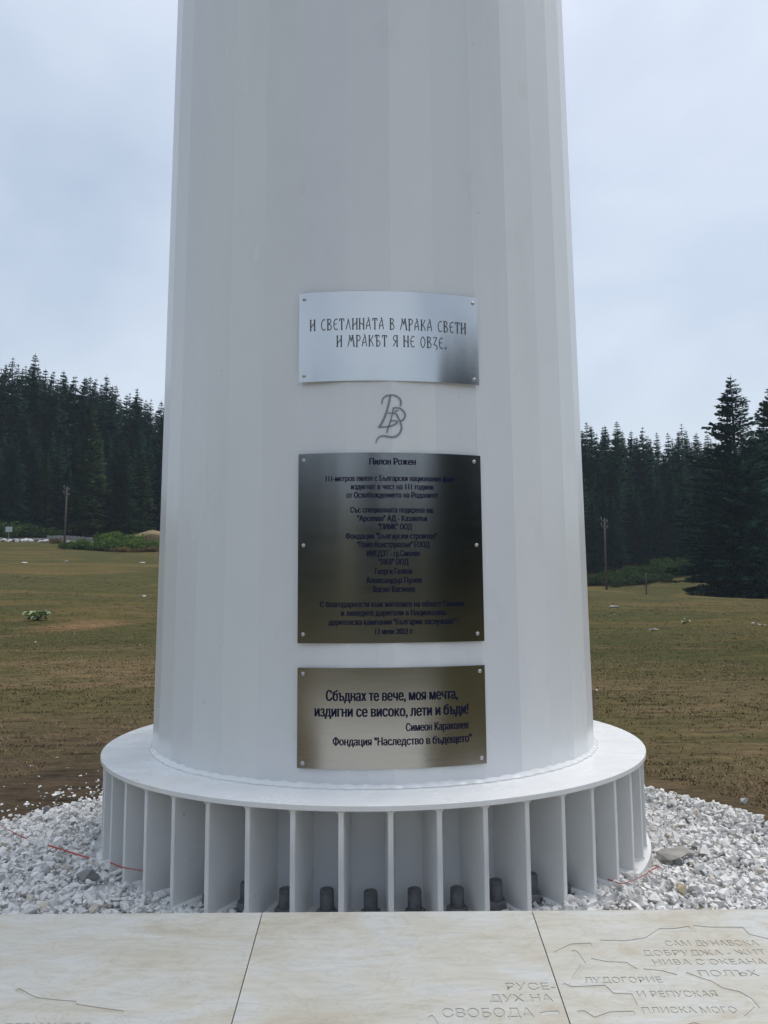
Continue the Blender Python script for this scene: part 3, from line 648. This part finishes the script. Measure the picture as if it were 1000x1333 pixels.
# stray chips on the soil beyond the edge, denser next to it
n = 4200; a = rng.uniform(-2.1, 2.1, n); r = rgrav(a)-.05+np.abs(rng.exponential(1, n))*np.where(a < 0, .24, .07); x, y = r*np.sin(a), r*np.cos(a); k = (y > -1.2)
x, y = x[k], y[k]; z = gza(x, y)+.004; n = len(x)
n2 = 70; x2 = rng.uniform(-9, 9, n2); y2 = rng.uniform(1, 26, n2)
x = np.append(x, x2); y = np.append(y, y2); z = gza(x, y)+.004; size = np.append(np.clip(rng.lognormal(math.log(.010), .45, n), .004, .026), np.clip(rng.lognormal(math.log(.016), .4, n2), .006, .035))
g = link_obj('loose_stones', scatter_stones('loose_stones', np.stack([x, y, z], -1), size, np.clip(rng.normal(.6, .15, len(x)), .05, .9), .25), M['gravel'])
tag(g, 'loose white stone chips scattered over the brown soil', 'stones', kind='stuff')
# stones lying on the base plate between the front ribs
n = 900; a = rng.uniform(-1.05, 1.0, n); a = a[np.abs(a) > .33]; r = rng.uniform(1.04, 1.19, len(a)); keep = rng.random(len(a)) < np.where(r > 1.13, 1, .35); a, r = a[keep], r[keep]
x, y = r*np.sin(a), -r*np.cos(a); size = np.clip(rng.lognormal(math.log(.015), .35, len(a)), .008, .03)
for k in range(len(a)):       # keep clear of the ribs
    ph = ((a[k]-RPH)/R(7.5)-.5); fr = (ph-round(ph))*R(7.5)*r[k]
    if r[k] < RT and abs(fr) < size[k]+.010: a[k] = a[k]+math.copysign((size[k]+.012-abs(fr))/r[k], fr if fr else 1)
x, y = r*np.sin(a), -r*np.cos(a)
g = link_obj('gravel', scatter_stones('gravel_on_plate', np.stack([x, y, ZB+size*.45], -1), size, np.clip(rng.normal(.6, .15, len(a)), .1, .9)), M['gravel'])
tag(g, 'white gravel spilled over the rim of the base plate between the ribs', 'gravel', kind='stuff')
# single stones that stand out
def stone(px, dist, s, m, label, flat=.6, seed=1, name='stone', zoff=.4, sc=(1, 1, 1), z=None):
    V, Fc = hull_stone(100+seed, 14, flat); me = npmesh(name, V*np.array(sc)*s, Fc); p = at(px, dist)
    zz = float(zgrav(np.array(p.x), np.array(p.y))) if z is None and math.hypot(p.x, p.y) < 2.05 else (p.z if z is None else z)
    o = link_obj(name, me, m, None, (p.x, p.y, zz+s*flat*zoff)); o.rotation_euler = (0, 0, seed*1.1); tag(o, label, 'stone'); return o
stone(72, 3.75, .034, M['rockg'], 'dark grey angular stone on the white gravel near its left edge', .8, 1)
stone(16, 2.88, .045, M['rock'], 'larger rounded pale stone low in the gravel at the far left', .7, 2)
stone(128, 2.85, .048, M['rockg'], 'smooth grey stone lying in gravel just left of the ribbed base', .6, 3)
stone(868, 2.78, .030, mat('tan_stone', (.40, .33, .22), .8), 'tan brown stone among white gravel to the right of the base', .8, 4)
stone(866, 3.12, .085, M['conc'], 'flat grey lump of concrete pressed into gravel right of the base', .30, 5, 'concrete_lump', .9, (1.0, 1.7, 1))
stone(955, 4.25, .035, M['rock'], 'single white stone lying on bare soil beyond the right gravel edge', .8, 6)

# ------------------------------------------------------------------ barrier tape
def tape(pts, label, wd=.011, cyc=(.10, .10)):
    P = [Vector(p) for p in pts]; Q = []
    for i in range(len(P)-1):
        p0, p1, p2, p3 = P[max(i-1, 0)], P[i], P[i+1], P[min(i+2, len(P)-1)]
        m = max(2, int((p2-p1).length/.01))
        for s in range(m): t = s/m; Q.append(.5*((2*p1)+(p2-p0)*t+(2*p0-5*p1+4*p2-p3)*t*t+(-p0+3*p1-3*p2+p3)*t**3))
    Q.append(P[-1]); V, Fc, al = [], [], []; L = 0
    for i, q in enumerate(Q):
        if i: L += (Q[i]-Q[i-1]).length
        tw = .9*math.sin(L*6)+.4; v = Vector((0, -math.sin(tw)*.6, math.cos(tw)*.8+.3)).normalized()*wd/2; u = Vector((0, .0012, 0))
        for a in (q+v-u, q+v+u, q-v+u, q-v-u): V.append(a); al.append(1.0 if (L % (cyc[0]+cyc[1])) > cyc[0] else 0.0)
        if i:
            b = (i-1)*4; c = i*4
            for k in range(4): Fc.append((b+k, b+(k+1) % 4, c+(k+1) % 4, c+k))
    me = npmesh('barrier_tape', V, Fc); at_ = me.attributes.new('along', 'FLOAT', 'POINT'); at_.data.foreach_set('value', np.array(al, np.float32))
    tag(link_obj('barrier_tape', me, M['tape']), label, 'tape')
tape([pxat(-60, 1040, 3.35), pxat(0, 1074, 3.15), pxat(40, 1094, 3.05), pxat(75, 1104, 2.98), pxat(110, 1115, 2.92), pxat(140, 1122, 2.86), pxat(160, 1129, 2.80), pxat(186, 1133.5, 2.73)],
     'red and white barrier tape running over the gravel to the left ribs', .0045, (.21, .12))
tape([pxat(783, 1141, 2.88), pxat(792, 1145, 2.84), pxat(800, 1147.5, 2.80), pxat(808, 1150, 2.715), pxat(818, 1148, 2.75), pxat(828, 1144.5, 2.80), pxat(838, 1139.5, 2.86), pxat(849, 1132, 2.95), pxat(858, 1128, 3.0)],
     'crumpled piece of red barrier tape at the right rim of the base plate', .0055, (.6, .03))

# ------------------------------------------------------------------ trees
def spruce(seed, H, dens=1.0, loose=0, wide=1.0, bare=.05, fine=8.5, spray=.44):
    r = random.Random(seed); V, Fc = [], []
    def tri(a, b, c):
        k = len(V); V.extend((a, b, c)); Fc.append((k, k+1, k+2))
    nw = int(H*2.5*dens); Rm = H*.175*wide
    for w in range(nw):
        t = (w+r.random())/nw; z = H*(bare+(1-bare)*t); prof = (1-t)**.92*(1-.25*math.exp(-t*14)); nb = r.randint(6, 8)
        for b in range(nb):
            a = r.uniform(0, 2*PI); L = Rm*prof*r.uniform(.62, 1.18)+.18
            if loose and r.random() < loose*.35: continue
            if loose: L *= r.uniform(.7, 1.25)
            da = Vector((math.cos(a), math.sin(a), 0)); side = Vector((-da.y, da.x, 0)); droop = -.30*L*(1-t)+.12*L*t; ns = max(3, min(9, int(L/.62)))
            def P_(q): return Vector((0, 0, z+(droop*1.25*q+.16*L*q*q)))+da*(L*q)
            tri(P_(0)+side*.05, P_(0)-side*.05, P_(.95))
            for _ in range(int(3+L*fine)):
                q = r.random()**.75; c = P_(q); wd = (.24*L*(1-q)+.10*min(1, L)); o_ = r.uniform(-1, 1); c = c+side*(o_*wd)+Vector((0, 0, -abs(o_)*wd*.35)); sz = r.uniform(.6, 1.25)*spray*min(1, .30+L/1.8)
                f1 = (da*r.uniform(.2, 1)+side*(o_*1.1)+Vector((0, 0, r.uniform(-.55, .15)))).normalized(); f2 = f1.cross(Vector((r.uniform(-.4, .4), r.uniform(-.4, .4), 1))).normalized()
                tri(c-f2*sz*.34, c+f1*sz, c+f2*sz*.34+Vector((0, 0, -sz*r.uniform(.1, .6))))
    # leader
    for k in range(3): tri(Vector((.05*math.cos(k*2), .05*math.sin(k*2), H*.985)), Vector((-.05*math.cos(k*2), -.05*math.sin(k*2), H*.985)), Vector((0, 0, H*1.02)))
    me = npmesh('crown', V, np.array(Fc)); bm = bmesh.new(); tube(bm, [(0, 0, -.6), (0, 0, H*.3), (0, 0, H*.7), (0, 0, H*.99)], [H*.013, H*.011, H*.006, .02], 7); tr = bm_mesh('trunk', bm, True)
    return me, tr
SP = []
for k in range(9):
    c, t = spruce(20+k, 20+(k % 4)*1.5, 1.0, 0 if k % 3 else .3, .92+.1*(k % 4), .04+.06*(k % 3)); c.materials.append(M['spruce_l'] if k in (4, 7) else M['spruce']); t.materials.append(M['bark']); SP.append((c, t, 20+(k % 4)*1.5))
def place_tree(k, x, y, H, label, group=None, rz=None):
    c, t, h0 = SP[k]; o = empty('spruce_tree', (x, y, gz(x, y)), random.uniform(0, 6.28) if rz is None else rz); s = H/h0; o.scale = (s*random.uniform(.92, 1.12), s*random.uniform(.92, 1.12), s)
    link_obj('crown', c, None, o); link_obj('trunk', t, None, o); tag(o, label, 'tree', group); return o
tr_ = random.Random(11)
SKY = ([-200, 0, 33, 60, 100, 130, 150, 171, 190, 215, 300, 500, 700, 755, 812, 850, 900, 1000, 1200], [455, 474, 472, 484, 490, 494, 500, 512, 521, 523, 535, 540, 545, 549, 556, 564, 560, 558, 555])
def row(p0, p1, d0, d1, n, h0, h1, label, group, kinds=(0,1,2,3,5,6,8)):
    for i in range(n):
        f = (i+tr_.uniform(.1, .9))/n; px = p0+(p1-p0)*f; d = tr_.uniform(d0, d1); p = at(px, d)
        hh = tr_.uniform(h0, h1)
        if h0 >= 19: hh = pxat(px, np.interp(px, *SKY)+abs(tr_.gauss(0, 13)), d).z-p.z      # back rows reach the skyline of the wood
        place_tree(tr_.choice(kinds), p.x, p.y, hh, label, group)
# left slope, front to back (heights follow the skyline that drops to the right)
gL, gR, gB, gM = 'spruces of the forest left of the pole', 'spruces of the forest right of the pole', 'spruces of the forest behind the viewer', 'spruces of the forest hidden behind the pole'
lL, lR, lB, lM = 'dark spruce standing in the dense forest on the slope left of the pole', 'dark spruce standing in the dense forest behind the scrub right of the pole', 'spruce in the forest edge behind the viewer', 'dark spruce of the forest directly behind the pole'
row(-110, 215, 115, 119, 24, 11, 16, lL, gL, (0,4,7,2,3,5)); row(-110, 215, 121, 127, 26, 15, 18.5, lL, gL); row(-110, 215, 130, 138, 32, 19, 22, lL, gL); row(-110, 215, 141, 152, 38, 20, 23, lL, gL)
row(-110, 190, 156, 168, 22, 20.5, 24, lL, gL)
row(215, 755, 124, 132, 24, 15, 18, lM, gM); row(215, 755, 136, 150, 24, 20, 24, lM, gM)
row(755, 1120, 123, 127, 28, 12, 17, lR, gR, (0,1,2,3,5,8)); row(755, 1120, 130, 136, 30, 19, 22, lR, gR); row(755, 1120, 139, 147, 36, 20, 23.5, lR, gR); row(755, 1100, 150, 160, 26, 21, 24, lR, gR)
# taller ones on the skyline that can be pointed at
def sky_tree(k, px, d, ytop, label):
    p = at(px, d); zt_ = CAM.z+(pxat(px, ytop, d).z-CAM.z); place_tree(k, p.x, p.y, zt_-p.z, label)
sky_tree(1, 33, 140, 462, 'tallest pointed spruce breaking the skyline at the far left')
sky_tree(3, 3, 142, 467, 'tall spruce on the skyline at the left edge of the photo')
sky_tree(2, 130, 140, 490, 'spruce with a sharp tip on the skyline, midway between left edge and pole')
sky_tree(5, 72, 141, 484, 'spruce with a pale hazy tip, right of the tallest skyline spruce')
sky_tree(8, 171, 141, 507, 'slim skyline spruce shortly left of the pole')
sky_tree(0, 898, 136, 553, 'broad spruce on the right skyline next to the big dark spruce')
sky_tree(6, 846, 136, 557, 'pointed spruce in the middle of the right skyline')
sky_tree(1, 812, 138, 549, 'spruce with a forked looking top on the right skyline nearer the pole')
# spruces in front of the forest on the left, lighter green
p = at(112, 112); place_tree(4, p.x, p.y, 20.5, 'lighter green broad spruce in front of the left forest, behind the wooden pole')
p = at(160, 113); place_tree(7, p.x, p.y, 14.5, 'lighter green conical spruce at the forest edge just left of the pole')
# the big dark spruce on the right and its neighbour
def big(seed, px, d, H, label, wide):
    c, t = spruce(seed, H, 1.5, .5, wide, .04, 15, .38); c.materials.append(M['spruce']); t.materials.append(M['bark'])
    p = at(px, d); o = empty('spruce_tree', p, 1.0); link_obj('crown', c, None, o); link_obj('trunk', t, None, o); tag(o, label, 'tree')
big(91, 967, 86, 25.2, 'big dark spruce with ragged branches standing alone on the meadow at right', 1.95)
big(92, 1018, 90, 25.0, 'big spruce cut by the right edge, beside the lone dark spruce', 1.95)
for px_, d_, H_, lb in ((938, 88.5, 9.5, 'low broad spruce at the left foot of the big dark spruce'), (958, 86.5, 11, 'low spruce bush under the lower branches of the big dark spruce')):
    c, t = spruce(int(px_), H_, 2.2, 0, 2.6, .02, 12, .36); c.materials.append(M['spruce']); t.materials.append(M['bark']); o = empty('spruce_tree', at(px_, d_), .5); link_obj('crown', c, None, o); link_obj('trunk', t, None, o); tag(o, lb, 'tree')
p = at(992, 85); place_tree(2, p.x, p.y, 12, 'low dark spruce filling the gap under the two big spruces')
# forest edge behind the viewer, seen only as a reflection in the steel
for i in range(52):
    az = R(tr_.uniform(118, 242)); dd = tr_.uniform(56, 72); x, y = CAM.x+dd*math.sin(az), CAM.y+dd*math.cos(az)
    place_tree(tr_.choice((0,1,2,3,5,6,8)), x, y, tr_.uniform(16, 21), lB, gB)
for (az, dd, H) in ((146, 27, 12.9), (142, 26, 12.8), (138, 26, 13.1), (134, 26, 12.9), (130, 27, 13.2), (126, 28, 13.5), (121, 28, 13), (144, 29, 13.8), (140, 29, 13.6), (136, 29, 13.8), (132, 30, 14)):  # unseen spruces added to give the top plaque its dark reflected corner
    x, y = CAM.x+dd*math.sin(R(az)), CAM.y+dd*math.cos(R(az)); place_tree(2, x, y, H, 'added unseen spruce behind the viewer that darkens the top plaque by reflection', 'added spruces reflected in the top plaque')

# ------------------------------------------------------------------ shrubs
def shrub_mesh(seed, w, dpt, h, n, leaf=.14):
    r = np.random.default_rng(seed); m = 9; cx = r.uniform(-.5, .5, m)*w; cy = r.uniform(-.5, .5, m)*dpt; ch = h*r.uniform(.55, 1.0, m)
    k = r.integers(0, m, n); u = r.normal(0, 1, (n, 3)); u /= np.linalg.norm(u, axis=1)[:, None]; rad = r.uniform(.55, 1.05, n)[:, None]
    Pc = np.stack([cx[k]*.8, cy[k]*.8, ch[k]*.48], -1)+u*rad*np.stack([np.full(n, w*.24), np.full(n, dpt*.30), ch[k]*.52], -1); Pc[:, 2] = np.maximum(Pc[:, 2], .03)
    d1 = r.normal(0, 1, (n, 3)); d1[:, 2] += .8; d1 /= np.linalg.norm(d1, axis=1)[:, None]; d2 = np.cross(d1, r.normal(0, 1, (n, 3))); d2 /= np.linalg.norm(d2, axis=1)[:, None]; s = leaf*r.uniform(.6, 1.3, (n, 1))
    V = np.stack([Pc-d1*s, Pc+d2*s*.45, Pc+d1*s, Pc-d2*s*.45], 1).reshape(-1, 3); return npmesh('shrub', V, np.arange(4*n).reshape(-1, 4))
def shrubs(name, lst, m, label, group, cat='shrub', leaf=.14):
    protos = [shrub_mesh(300+q+hash(name) % 1, 3.2, 2.0, 1.6, 1500, leaf) for q in range(3)]
    for q in protos: q.name = name; q.materials.append(m)
    for i, (px, d, w, h) in enumerate(lst):
        p = at(px, d); o = link_obj(name, protos[i % 3], None, None, p); o.scale = (w/3.2, w/3.2, h/1.6); o.rotation_euler = (0, 0, i*2.1); tag(o, label, cat, group)
rs = random.Random(4)
shrubs('shrub', [(px+rs.uniform(-3, 3), d, rs.uniform(2.6, 4.2), h*rs.uniform(.85, 1.15)) for px, d, h in [(84,99,.9),(96,98.5,1.2),(108,99,1.3),(120,98,1.2),(132,99,1.5),(144,98.5,1.6),(156,99.5,1.7),(168,99,1.7),(180,98,1.6),(192,99,1.6),(204,98.5,1.5),(216,99,1.5),
     (128,102,2.0),(140,102.5,2.4),(152,103,2.5),(164,102.5,2.4),(176,103,2.1)]], M['shrub'], 'bright green willow shrub in the low thicket between wooden pole and flagpole', 'bright green shrubs of the left thicket')
shrubs('shrub', [(px+rs.uniform(-3, 3), d, rs.uniform(3, 5), h*rs.uniform(.85, 1.15)) for px, d, h in [(766,117,1.6),(778,117,1.8),(790,117,2.0),(802,117.5,2.2),(814,117,2.0),(826,117,2.4),(838,117.5,2.2),(850,117,2.6),(862,118,2.6),(874,117,2.8),(886,118,3.0),(898,118,3.0),(910,118,3.0),(922,118,2.8),(934,118,2.8),
     (806,113,1.5),(818,113,1.5),(832,113,1.6),(846,113,1.6),(860,113.5,1.5)]], M['shrub_d'], 'dark green scrub bush at the foot of the forest right of the flagpole', 'scrub bushes of the right thicket')
shrubs('shrub', [(3,112,5,2.8),(16,111,4,2.2),(40,112,4.5,2.2),(55,112,4,1.8),(72,112,3,1.4)], M['shrub_d'], 'dull green bush behind the pale rocks at the far left', 'bushes behind the pale rocks')
shrubs('dry_weeds', [(975,88,3,.7),(988,87,3,.8),(1000,88,3,.8),(1012,88,3,.8)], M['dry'], 'tuft of dry yellow weeds under the big dark spruces', 'dry weeds under the big spruces', 'weeds', .1)
shrubs('dry_weeds', [(70,103,3,.8),(150,96.5,3,.7),(164,96.5,3,.6),(178,96,3,.6),(192,96.5,3,.6),(203,96,3,.7)], M['dry'], 'brown dry weeds along the front of the bright green thicket', 'dry weeds before the left thicket', 'weeds', .1)
# ------------------------------------------------------------------ road edge, rocks, bank at left
def strip(name, pts, wd, up, m, kind='structure', label=None):
    V = []
    for (px, d) in pts:
        p = at(px, d); q = at(px, d+wd); V += [(p.x, p.y, p.z+up), (q.x, q.y, q.z+up+.05)]
    Fc = [(2*i, 2*i+2, 2*i+3, 2*i+1) for i in range(len(pts)-1)]
    o = link_obj(name, npmesh(name, V, Fc), m); tag(o, label, kind=kind) if kind else None; return o
strip('road', [(-150+i*20, 106.5) for i in range(16)], 3.2, .12, M['asph'])
rk = random.Random(9); RM = [hull_stone(200+k, 14, .75) for k in range(5)]; RM = [npmesh('rock', V, Fc) for V, Fc in RM]
for q, me in enumerate(RM): me.materials.append(M['rock'] if q < 3 else M['rockg'])
for i in range(58):
    px = -30+rk.random()*145; d = rk.uniform(103.2, 105.4); p = at(px, d); s = rk.uniform(.22, .55)*(1 if px < 80 else .6); white = 18 < px < 75
    o = link_obj('rock', RM[rk.randint(0, 2) if white else rk.randint(0, 4)], None, None, (p.x, p.y, p.z+s*.3)); o.scale = (s, s, s*.9); o.rotation_euler = (rk.uniform(-.3, .3), rk.uniform(-.3, .3), rk.uniform(0, 6))
    tag(o, 'pale rock piled along the road edge at the far left', 'rock', 'pale rocks along the road edge')
bm = bmesh.new(); w0, w1 = at(58, 109.8), at(128, 109.8)
for i in range(26):
    a = w0.lerp(w1, i/26); b = w0.lerp(w1, (i+.93)/26); h = .55+rk.uniform(-.08, .08); z = gz(a.x, a.y)
    box(bm, a.x, b.x, a.y, a.y+.5, z-.3, z+h)
ww = link_obj('stone_wall', bm_mesh('stone_wall', bm), M['rockg']); tag(ww, 'long low grey stone wall along the road before the left forest', 'wall')
# bare bank
bk = at(192, 106.5); V, Fc = hull_stone(501, 40, .6); bm = bmesh.new(); me = npmesh('t', V, Fc); bm.from_mesh(me); bmesh.ops.subdivide_edges(bm, edges=bm.edges, cuts=3, use_grid_fill=True)
bmesh.ops.smooth_vert(bm, verts=bm.verts, factor=.5)
for v in bm.verts: v.co += Vector((math.sin(v.co.z*9+v.co.x*4), math.cos(v.co.x*7), math.sin(v.co.y*8)))*.03
o = link_obj('earth_bank', bm_mesh('earth_bank', bm, True), M['bank'], None, (bk.x+.5, bk.y, bk.z+.5)); o.scale = (5.2, 2.0, 2.6); tag(o, 'rounded orange brown bank of bare earth above the green thicket', 'bank')
# small sign
sp_ = at(8, 104); sg = empty('road_sign', sp_); tag(sg, 'small pale rectangular road sign at the far left before the forest', 'sign')
bm = bmesh.new(); tube(bm, [(0, 0, -.2), (0, 0, 2.0)], .04, 8); link_obj('post', bm_mesh('post', bm), M['metal'], sg)
bm = bmesh.new(); box(bm, -.45, .45, -.06, -.03, 1.35, 2.05); link_obj('panel', bm_mesh('panel', bm), M['signw'], sg)
# wooden line poles
def line_pole(px, d, H, label, arms=True, r=.13):
    p = at(px, d); o = empty('wooden_pole', p); tag(o, label, 'pole')
    bm = bmesh.new(); tube(bm, [(0, 0, -.4), (.02, 0, H*.5), (.05, 0, H)], [r, r*.85, r*.7], 9); link_obj('shaft', bm_mesh('shaft', bm, True), M['wood'], o)
    if arms:
        for k, (s, z) in enumerate(((-1, H-.25), (1, H-.55), (-1, H-.9), (1, H-1.2))):
            bm = bmesh.new(); tube(bm, [(0, 0, z), (s*.28, 0, z), (s*.32, 0, z+.18)], .022, 6); b = link_obj('bracket', bm_mesh('bracket', bm), M['metal'], o)
            V, Fc = lathe([(.0, z+.40), (.05, z+.39), (.085, z+.30), (.06, z+.26), (.085, z+.2), (.05, z+.15), (0, z+.15)], 10); V = [(x+s*.32, y, q) for x, y, q in V]; link_obj('insulator', npmesh('insulator', V, Fc, True), M['porc'], b)
line_pole(81.5, 96.5, 8.0, 'tall weathered wooden pole with insulators before the left forest')
line_pole(790, 86, 8.0, 'leaning brown wooden pole with insulators on the right meadow')
line_pole(841.5, 93, 2.9, 'short brown wooden post on the meadow before the right scrub', False, .09)

# ------------------------------------------------------------------ field: tufts, leaves, plants
def tufts(n, xr, yr, hmin, hmax, seed):
    r = np.random.default_rng(seed); t = r.uniform(-xr, xr, n); dd = np.exp(r.uniform(math.log(yr[0]), math.log(yr[1]), n)); x = CAM.x+t*dd; y = CAM.y+dd
    rad = np.hypot(x, y); k = (rad > 2.1+.5*(x < 0)+r.uniform(0, 1.3, n)*(x < 0)) & (np.sin(x*.9+2*np.sin(y*.6))*.5+np.sin(y*1.7+x*.3)*.5 > r.uniform(-1.2, .6, n)); x, y, dd = x[k], y[k], dd[k]; n = len(x); z = gza(x, y)
    B = 6; h = r.uniform(hmin, hmax, (n, B))*(1+dd[:, None]*.012); an = r.uniform(0, 2*PI, (n, B)); bx = x[:, None]+r.normal(0, .022, (n, B))*(1+dd[:, None]*.06); by = y[:, None]+r.normal(0, .02, (n, B))*(1+dd[:, None]*.06)
    wv = .004*(1+dd[:, None]*.10); lean = r.uniform(.8, 3.2, (n, B))
    p0 = np.stack([bx-wv*np.sin(an), by+wv*np.cos(an), np.broadcast_to(z[:, None]-.01, bx.shape)], -1); p1 = np.stack([bx+wv*np.sin(an), by-wv*np.cos(an), np.broadcast_to(z[:, None]-.01, bx.shape)], -1)
    p2 = np.stack([bx+np.cos(an)*h*lean, by+np.sin(an)*h*lean, z[:, None]+h], -1)
    V = np.stack([p0, p1, p2], 2).reshape(-1, 3); me = npmesh('grass', V, np.arange(len(V)).reshape(-1, 3)); tone = np.repeat(np.clip(r.normal(.45, .2, n)+.25*np.sin(y*.9+np.sin(x*.4)), 0, 1), B*3)
    at_ = me.attributes.new('tone', 'FLOAT', 'POINT'); at_.data.foreach_set('value', tone.astype(np.float32)); return me
gm = mat('grass_blades', (.1, .1, .05), .8, spec=.15); n_ = N(gm); a_ = n_.n('ShaderNodeAttribute', attribute_name='tone')
n_.color(n_.ramp(a_.outputs['Fac'], [(0, (.082, .074, .030)), (.4, (.130, .100, .050)), (.7, (.190, .136, .074)), (1, (.25, .185, .105))]))
tag(link_obj('grass', tufts(42000, .62, (3.9, 60), .006, .022, 1), gm), 'short dry mown grass over the meadow', 'grass', kind='stuff')
def leafy(px, d, s, n, label, m, name='butterbur_plant', big_=1):
    p = at(px, d); r = random.Random(int(px)); o = empty(name, p); tag(o, label, 'plant')
    for k in range(n):
        a = r.uniform(0, 2*PI); L = s*r.uniform(.05, .58); h = s*r.uniform(.08, .42); w = s*r.uniform(.07, .14)*big_; dr = Vector((math.cos(a), math.sin(a), 0)); sd = Vector((-dr.y, dr.x, 0)); c = dr*L+Vector((0, 0, h))
        tl = r.uniform(-.6, .5); f = (dr+Vector((0, 0, tl))).normalized()
        P = [c-f*w*.8, c-f*w*.9+sd*w*.7+Vector((0,0,.02)), c+sd*w*.95+Vector((0,0,.05*s)), c+f*w*.9+sd*w*.4, c+f*w*1.1-Vector((0,0,.04*s)), c+f*w*.9-sd*w*.4, c-sd*w*.95+Vector((0,0,.05*s)), c-f*w*.9-sd*w*.7+Vector((0,0,.02)), c]
        me = npmesh('leaf', P+[q-Vector((0, 0, .006)) for q in P], [(i, (i+1) % 8, 8) for i in range(8)]+[((i+1) % 8+9, i+9, 17) for i in range(8)]+[(i, i+9, (i+1) % 8+9, (i+1) % 8) for i in range(8)])
        lf = link_obj('leaf', me, m, o); bm = bmesh.new(); tube(bm, [(0, 0, -.02), c*.5+Vector((0, 0, h*.25)), P[0]], .006, 5); link_obj('stalk', bm_mesh('stalk', bm), M['shrub'], lf)
leafy(50, 25, .72, 46, 'broad leaved pale green butterbur plant on the meadow left of the pole', M['leaf'])
leafy(889, 24, .42, 9, 'small pale weed with whitish leaves on the right meadow', M['leaf'], 'pale_weed', .8)
leafy(886, 38, .5, 0, 'x', M['leaf']) if False else None
def flat_stone(px, d, s, seed, label, sc=(1.6, 1, 1)):
    stone(px, d, s, M['rock'], label, .35, seed, 'stone', .5, sc)
flat_stone(30, 74, .36, 21, 'flat white stone high on the left meadow near the left edge'); flat_stone(86, 78, .3, 22, 'small white stone on the left meadow below the wooden pole'); flat_stone(184, 78, .24, 23, 'white stone on the meadow just before the thicket, left of the flagpole')
flat_stone(188, 44, .13, 24, 'small pale stone halfway up the left meadow beside the flagpole'); flat_stone(799, 36, .22, 25, 'flat pale stone on the right meadow nearest the flagpole'); flat_stone(849, 20.5, .11, 26, 'small flat white stone in the middle of the right meadow')
flat_stone(978, 23.5, .07, 27, 'first of the row of white stones at the right edge of the meadow'); flat_stone(986, 23.2, .06, 28, 'second of the row of white stones at the right edge of the meadow'); flat_stone(994, 23, .07, 29, 'third and rightmost of the row of white stones on the meadow')

# ------------------------------------------------------------------ haze
bm = bmesh.new(); box(bm, -330, 330, -130, 300, -3, 62)
hz = bpy.data.materials.new('haze'); hz.use_nodes = True; t = hz.node_tree; t.nodes.clear(); pvn = t.nodes.new('ShaderNodeVolumePrincipled'); om = t.nodes.new('ShaderNodeOutputMaterial')
pvn.inputs['Color'].default_value = (.70, .82, .95, 1); pvn.inputs['Density'].default_value = .00038; pvn.inputs['Anisotropy'].default_value = 0; t.links.new(pvn.outputs[0], om.inputs['Volume'])
tag(link_obj('haze', bm_mesh('haze', bm), hz), 'thin pale mist lying over meadow and forest', 'haze', kind='stuff')
S.cycles.volume_bounces = 0; S.cycles.max_bounces = 8
